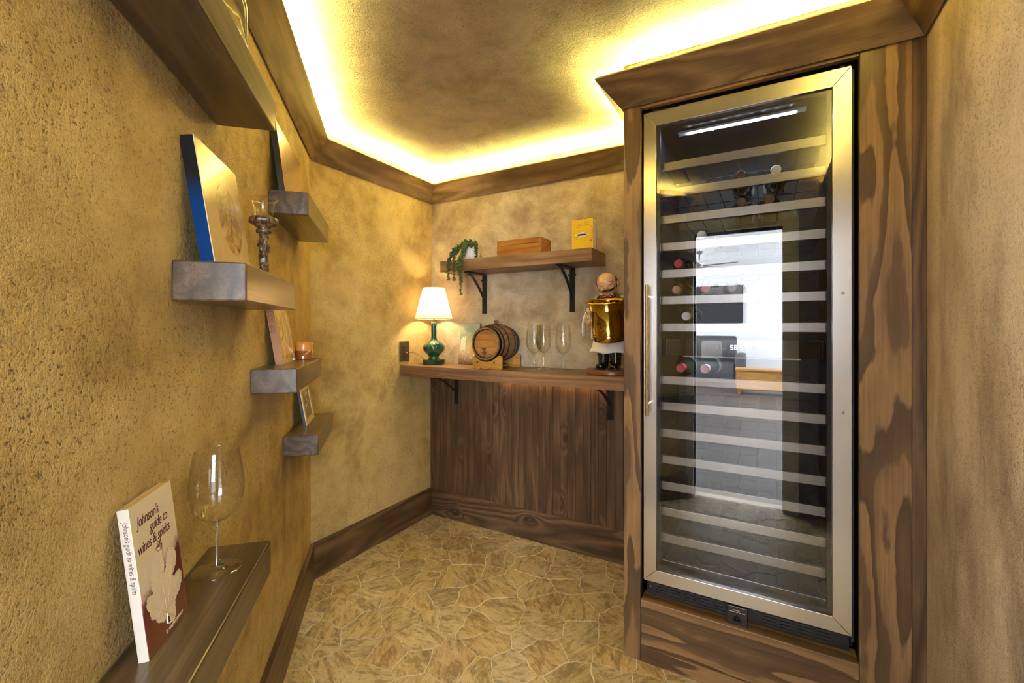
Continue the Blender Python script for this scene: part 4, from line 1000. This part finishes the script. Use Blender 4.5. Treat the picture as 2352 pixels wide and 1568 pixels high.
# shiny book
sb = thing('shiny_book', 'book in a glossy plastic-wrapped tan jacket leaning above the amber candle jar', 'book', LW(.70, 0, 1.0875), A45)
M3 = leanM(.050, .018, .20)
def shiny():
    g = G('wrapped_jacket'); v = g.coord('Object', (1, 1, 1)); n = g.noise(v, 13, 4, .6, .8); n2 = g.noise(v, 22, 2, .5, 1)
    c = g.ramp(n, [(.35, (.34, .20, .09)), (.46, (.68, .44, .15)), (.6, (.78, .60, .34)), (.75, (.50, .32, .16))])
    return g.end(g.bsdf(Base_Color=c, Roughness=.22, Coat_Weight=1, Coat_Roughness=.06, Normal=g.bump(n2, .35, .02)))
MB().box(-.086, .094, -.0185, -.0015, .002, .198, M3).build('pages', plain('page_cream', (.66, .56, .42), .7), sb)
MB().box(-.088, .096, -.0013, .0006, 0, .20, M3).build('jacket_front', shiny(), sb)
MB().box(-.088, .096, -.0208, -.019, 0, .20, M3).build('jacket_back', shiny(), sb)
MB().box(.0962, .0985, -.0208, .0006, 0, .20, M3, bev=.0006).build('spine', plain('tan_spine', (.34, .15, .05), .3), sb)
sl_ = MB(); z_ = .192
for k in range(15):
    for y0_ in (-.0165, -.0100):
        if (k*7+int(y0_*1e4)) % 5: sl_.box(.0986, .0988, y0_, y0_+.0042, z_-.0040, z_-.0028, M3); sl_.box(.0986, .0988, y0_+(.0030 if k % 2 else 0), y0_+(.0042 if k % 2 else .0012), z_-.0040, z_, M3)
    z_ -= .0062
sl_.build('spine_lettering', plain('spine_print', (.10, .04, .02), .5), sb)['kind'] = 'stuff'
# amber jar candle
aj = thing('candle_jar', 'low amber glass candle jar at the far end of its shelf', 'candle', LW(.548, .066, 1.0875), A45)
def amber():
    g = G('amber_glass'); b = g.bsdf(Base_Color=(.62, .26, .05), Roughness=.35, Coat_Weight=.3)
    return g.end(b)
MB().lathe([(.001, .0005), (.027, .0005), (.0295, .004), (.0300, .054), (.0285, .060), (.0265, .0615), (.025, .060), (.0265, .053), (.0262, .050)], 36, cap=False).build('jar', amber(), aj, smooth=True)
MB().lathe([(.0302, .003), (.0305, .030), (.0302, .0302)], 36, cap=False).build('wax_band', plain('amber_dark', (.26, .085, .018), .2, Coat_Weight=.8), aj, smooth=True)
MB().lathe([(.0262, .044), (.001, .043)], 28, cap=False).build('wax', plain('wax_cream', (.6, .35, .14), .4), aj, smooth=True)
MB().tube([(0, 0, .043), (.001, 0, .052)], .0009, 6).build('wick', BLACK, aj)
# framed card
fc = thing('framed_card', 'small dark-sided frame with cream border and brown card with pale script', 'picture frame', LW(.310, 0, .8155), A45)
M4 = leanM(.050, .024, .150)
MB().box(-.088, .088, -.013, -.0025, 0, .150, M4, bev=.001).build('frame_back', plain('frame_black', (.02, .018, .016), .4), fc)
CRM = plain('frame_cream', (.70, .57, .34), .35)
MB().box(-.088, -.068, -.0023, .0015, 0, .150, M4).box(.068, .088, -.0023, .0015, 0, .150, M4).box(-.068, .068, -.0023, .0015, 0, .02, M4).box(-.068, .068, -.0023, .0015, .13, .15, M4).build('frame_border', CRM, fc)
MB().box(-.068, .068, -.0022, -.0008, .02, .13, M4).build('card', plain('card_brown', (.26, .18, .11), .4), fc)
MFC = M4 @ fr((0, -.0006, 0), (R(90), 0, R(180)))
sc_ = MB()
def fcp(x, z): return M4 @ Vector((-x, -.0004, z))
sc_.tube([fcp(-.046+.0052*k+.006*math.sin(k*1.25), .064+.0030*k*.35+(.016*math.exp(-k/5))*math.cos(k*1.9)) for k in range(19)], [.0012]+[.0009]*17+[.0004], 5)
sc_.build('script', CRM, fc)
MB().box(-.006, .006, -.0007, -.0003, .088, .100, M4).box(-.004, .004, -.0007, -.0003, .102, .105, M4).box(.034, .040, -.0007, -.0003, .034, .037, M4).box(-.048, -.040, -.0007, -.0003, .050, .056, M4).build('small_print', CRM, fc)['kind'] = 'stuff'
bl = MB()
for k in range(3): bl.box(-.032+k*.026, -.018+k*.026, -.0007, -.0003, .108, .126, M4)
bl.build('card_squares', CRM, fc)
# overhead clear vase
va = thing('glass_vase', 'large clear glass vase with square shoulders on the overhead shelf', 'vase', LW(1.385, .061, 1.7095), A45)
VG = thin_glass('vase_glass', (.95, .97, .95), .10, .9)
o_ = [(.001, .0), (.044, 0), (.051, .004), (.053, .012), (.053, .075), (.050, .092), (.040, .104), (.028, .110), (.0225, .116), (.022, .150), (.026, .156)]
i_ = [(.024, .1565), (.019, .150), (.019, .117), (.026, .107), (.037, .100), (.046, .090), (.049, .075), (.049, .014), (.042, .008), (.001, .007)]
MB().lathe(o_+i_, 48, cap=False).build('vase_body', VG, va, smooth=True)

# wine guide book
wg = thing('wine_guide_book', 'tall paperback wine guide with a pale vine leaf cover, leaning on the front shelf', 'book', LW(1.514, .008, .7415), A45)
H5, W5, T5 = .213, .119, .0135
M5 = leanM(.040, .0145, H5)
def cover():
    g = G('guide_cover'); v = g.coord('Object'); sp = g.n('ShaderNodeSeparateXYZ'); g.l(v, sp.inputs[0])
    n = g.noise(v, 45, 5, .75, .4); n2 = g.noise(v, 240, 2)
    x = g.ma('DIVIDE', sp.outputs[0], W5); z = sp.outputs[2]
    edge = g.ma('ADD', g.ma('MULTIPLY', x, -.04), g.ma('ADD', .097, g.ma('MULTIPLY', g.ma('SUBTRACT', n, .5), .045)))
    f = g.mr(g.ma('SUBTRACT', edge, z), -.012, .010)
    red = g.mix(g.mr(z, .02, .07), (.17, .055, .025), (.13, .018, .022))
    pale = g.mix(n2, (.74, .62, .46), (.80, .69, .53))
    return g.end(g.bsdf(Base_Color=g.mix(f, pale, red), Roughness=.35, Coat_Weight=.15))
GC = cover()
MB().box(-W5/2+.0008, W5/2-.0012, -T5+.0008, -.0012, .0008, H5-.0012, M5).build('pages', plain('yellowed_pages', (.58, .38, .12), .8), wg)
MB().box(-W5/2, W5/2, -.0010, 0, 0, H5, M5).build('front_cover', GC, wg)
MB().box(-W5/2, W5/2, -T5, -T5+.0007, 0, H5, M5).build('back_cover', plain('pale_cover', (.60, .50, .37), .5), wg)
MB().box(W5/2-.0011, W5/2, -T5+.0007, -.001, 0, H5, M5, bev=.0003).build('spine', plain('spine_cover', (.56, .50, .42), .5), wg)
INK = plain('dark_red_ink', (.085, .022, .022), .5); LFC = plain('leaf_pale', (.80, .69, .53), .45)
MT = M5 @ fr((0, .0003, 0), (R(90), 0, R(180)))     # text frame: x to the viewer's right is -x along wall
for body, x, z, s_ in (("Johnson's", -.046, .180, .021), ('guide to', -.016, .162, .021), ('wines & spirits', -.053, .143, .021)):
    text_mesh('title_lettering', body, s_, INK, wg, MT @ fr((x, z, 0)), shear=.25, ext=.00008, sx=.80, sp=.93)
fl_ = MB()
for ph_ in range(3):
    fl_.tube([(M5 @ Vector((-(-.002+ph_*.002+.007*math.sin(t*2.2+ph_*1.9)), .0003, .139-.004*t+.0022*math.cos(t*3+ph_)))) for t in [k*.22 for k in range(14)]], .00045, 5)
fl_.build('flourish', INK, wg)
text_mesh('author_lettering', 'by vaughan johnson', .0085, LFC, wg, MT @ fr((-.012, .006, 0)), shear=.3, ext=.00008, sx=.80)
text_mesh('spine_lettering', "Johnson's guide to wines & spirits", .0095, INK, wg, M5 @ fr((W5/2+.0001, -.0040, .196)) @ Matrix(((0, 0, 1, 0), (0, 1, 0, 0), (-1, 0, 0, 0), (0, 0, 0, 1))) @ fr((0, -.005, 0)), shear=.25, ext=.00006, sx=.78)
# leaf, drawn in cover units (x right, z up), serrated outline
ctrl = [(.000, .026), (-.010, .021), (-.022, .028), (-.026, .036), (-.034, .040), (-.037, .052), (-.041, .060), (-.037, .070), (-.028, .068), (-.022, .066), (-.026, .074), (-.025, .088), (-.019, .100), (-.010, .112), (-.004, .128), (.003, .116), (.008, .104), (.008, .090), (.005, .078), (.011, .084), (.017, .097), (.024, .104), (.030, .098), (.036, .098), (.040, .086), (.036, .076), (.030, .070), (.021, .064), (.029, .062), (.041, .064), (.047, .056), (.044, .046), (.036, .037), (.027, .034), (.022, .030), (.020, .024), (.020, .014), (.012, .006), (.005, .012), (.003, .020)]
lf = []
for i in range(len(ctrl)):
    a, b = Vector(ctrl[i]), Vector(ctrl[(i+1) % len(ctrl)]); n = max(2, int((b-a).length/.0022))
    nrm = Vector(((b-a).y, -(b-a).x)).normalized()
    for k in range(n):
        p = a.lerp(b, k/n)+nrm*(-.0010 if k % 2 else .0004); lf.append((-(p.x*1.2)+.002, p.y*1.12+.002))
bm5 = bmesh.new(); vv = [bm5.verts.new(M5 @ Vector((x, .00035, z))) for x, z in lf]; bm5.faces.new(vv); bmesh.ops.triangulate(bm5, faces=bm5.faces[:], ngon_method='EAR_CLIP')
me = bpy.data.meshes.new('vine_leaf'); bm5.to_mesh(me); bm5.free(); me.materials.append(LFC); o = bpy.data.objects.new('vine_leaf', me); COL.objects.link(o); o.parent = wg
vn = MB()
def vein(a, b, r=.00035, br=4):
    a, b = Vector(a), Vector(b)
    f = lambda p: M5 @ Vector((-p.x*1.2+.002, .0004, p.y*1.12+.002))
    vn.tube([f(a.lerp(b, t)+Vector((.0012*math.sin(t*3), 0))) for t in (0, .25, .5, .75, 1)], [r, r*.9, r*.8, r*.6, r*.3], 4)
    d = (b-a)
    for k in range(1, br):
        for sg in (-1, 1):
            p = a+d*(k/br); q = p+(Matrix.Rotation(R(38*sg), 2) @ d.normalized())*d.length*.24*(1-k/br*.5); vn.tube([f(p), f(p.lerp(q, .5)), f(q)], [r*.5, r*.4, r*.2], 4)
for b in ((-.004, .120), (.032, .096), (.042, .056), (-.036, .058), (-.030, .036), (.014, .012)): vein((0, .026), b)
vn.build('leaf_veins', plain('vein_brown', (.50, .33, .22), .5), wg)
MB().tube([M5 @ Vector((-x*1.2+.002, .0004, z*1.12+.002)) for x, z in ((0, .026), (-.003, .020), (-.002, .014), (.003, .011), (.004, .012))], [.0012, .0011, .001, .001, .0014], 6).build('leaf_stalk', LFC, wg)

# ------------------------------------------------------------------ the next room, mirrored in the cooler's glass
NW = plain('bedroom_white', (.74, .74, .75), .7)
NX0, NX1, NY0, NY1, NZ = -3.2, 2.5, -8.3, -.181, 2.55
struct('wall_bedroom_far', MB().box(NX0, NX1, NY0-.1, NY0, 0, NZ), NW)
struct('wall_bedroom_left', MB().box(NX0-.1, NX0, NY0, NY1+.12, 0, NZ), NW)
struct('wall_bedroom_right', MB().box(NX1, NX1+.1, NY0, NY1+.12, 0, NZ), NW)
struct('wall_bedroom_near', MB().box(NX0, DX0-.1, NY1-.02, NY1, 0, NZ).box(DX1+.1, NX1, NY1-.02, NY1, 0, NZ).box(DX0-.1, DX1+.1, NY1-.02, NY1, DZ+.08, NZ), NW)
struct('ceiling_bedroom', MB().box(NX0-.1, NX1+.1, NY0-.1, NY1, NZ, NZ+.1), NW)
struct('floor_bedroom', MB().box(NX0-.1, NX1+.1, NY0-.1, -.2, -.1, 0), wood('grey_plank_floor', 'X', (.06, .048, .040), (.085, .068, .056), (.11, .09, .075), 4, 4, .08, knots=False))
TRW = plain('white_casing', (.72, .72, .72), .45)
struct('door_1', MB().box(DX0-.015, DX0, -.20, -.05, 0, DZ).box(DX1, DX1+.015, -.20, -.05, 0, DZ).box(DX0-.015, DX1+.015, -.20, -.05, DZ, DZ+.015), TRW)
struct('trim_7', MB().box(DX0-.085, DX0-.015, -.06, -.045, 0, DZ+.08).box(DX1+.015, DX1+.085, -.06, -.045, 0, DZ+.08).box(DX0-.015, DX1+.015, -.06, -.045, DZ+.015, DZ+.08), TRW)
tv = thing('television', 'black flat television on the white wall, mirrored in the cooler glass', 'television', (-1.24, NY0+.02, 1.30))
MB().box(-.78, .78, 0, .05, 0, .88, bev=.005).build('casing', BLACK, tv)
MB().add([(-.76, .0505, .02), (.76, .0505, .02), (.76, .0505, .86), (-.76, .0505, .86)], [(0, 1, 2, 3)]).build('screen', plain('screen_dark', (.02, .02, .024), .12), tv)
fan = thing('ceiling_fan', 'dark-bladed ceiling fan with white light, mirrored in the cooler glass', 'ceiling fan', (-1.03, -5.2, NZ))
MB().lathe([(.055, -.001), (.055, -.03), (.02, -.06), (.014, -.06), (.014, -.2), (.03, -.205), (.10, -.23), (.11, -.29), (.06, -.32)], 28).build('motor', plain('fan_grey', (.16, .16, .16), .4, .5), fan, auto=40)
MB().lathe([(.095, -.322), (.09, -.36), (.05, -.375), (.001, -.378)], 28).build('light_bowl', emit('fan_light', (1, .97, .9), 5), fan, smooth=True)
for k in range(5):
    a = 2*math.pi*k/5+.35
    MB().box(.10, .66, -.055, .055, -.262, -.256, Matrix.Rotation(a, 4, 'Z') @ Matrix.Rotation(R(0), 4, 'X'), bev=.002).build('blade', plain('blade_dark', (.10, .085, .07), .5), fan)
sf = thing('sofa', 'dark sofa under the television, mirrored in the cooler glass', 'sofa', (-1.45, -7.1, 0))
SFM = plain('dark_upholstery', (.05, .048, .052), .8)
MB().box(-.9, .9, -.45, -.2, .05, 1.02, bev=.05).build('backrest', SFM, sf, auto=40); MB().box(-.9, .9, -.2, .5, .08, .48, bev=.05).build('seat', SFM, sf, auto=40)
MB().box(-1.08, -.9, -.45, .5, .05, .66, bev=.05).box(.9, 1.08, -.45, .5, .05, .66, bev=.05).build('armrests', SFM, sf, auto=40)
for x in (-.25, .45):
    cu = MB().box(-.20, .20, -.05, .05, -.20, .20, bev=.045).build('cushion', plain('cushion_beige', (.16, .15, .135), .8), None, smooth=True)
    tag(cu, 'pale cushion on the dark sofa, %s one in the cooler glass' % ('left' if x < 0 else 'right'), 'cushion', 'cushions on the sofa', loc=(-1.45+x, -7.0, .72)); cu.rotation_euler = (R(-14), 0, R(8 if x < 0 else -6))
bn = thing('storage_bench', 'light wooden bench low on the floor, mirrored in the cooler glass', 'bench', (-.02, -5.9, 0))
MB().box(-.45, .45, -.2, .2, .08, .42, bev=.01).build('chest', oak('X'), bn); MB().box(-.47, .47, -.22, .22, .42, .46, bev=.01).build('seat', oak('X'), bn)
for x in (-.4, .4):
    for y in (-.15, .15): MB().box(x-.03, x+.03, y-.03, y+.03, 0, .08).build('leg', oak('Z'), bn)
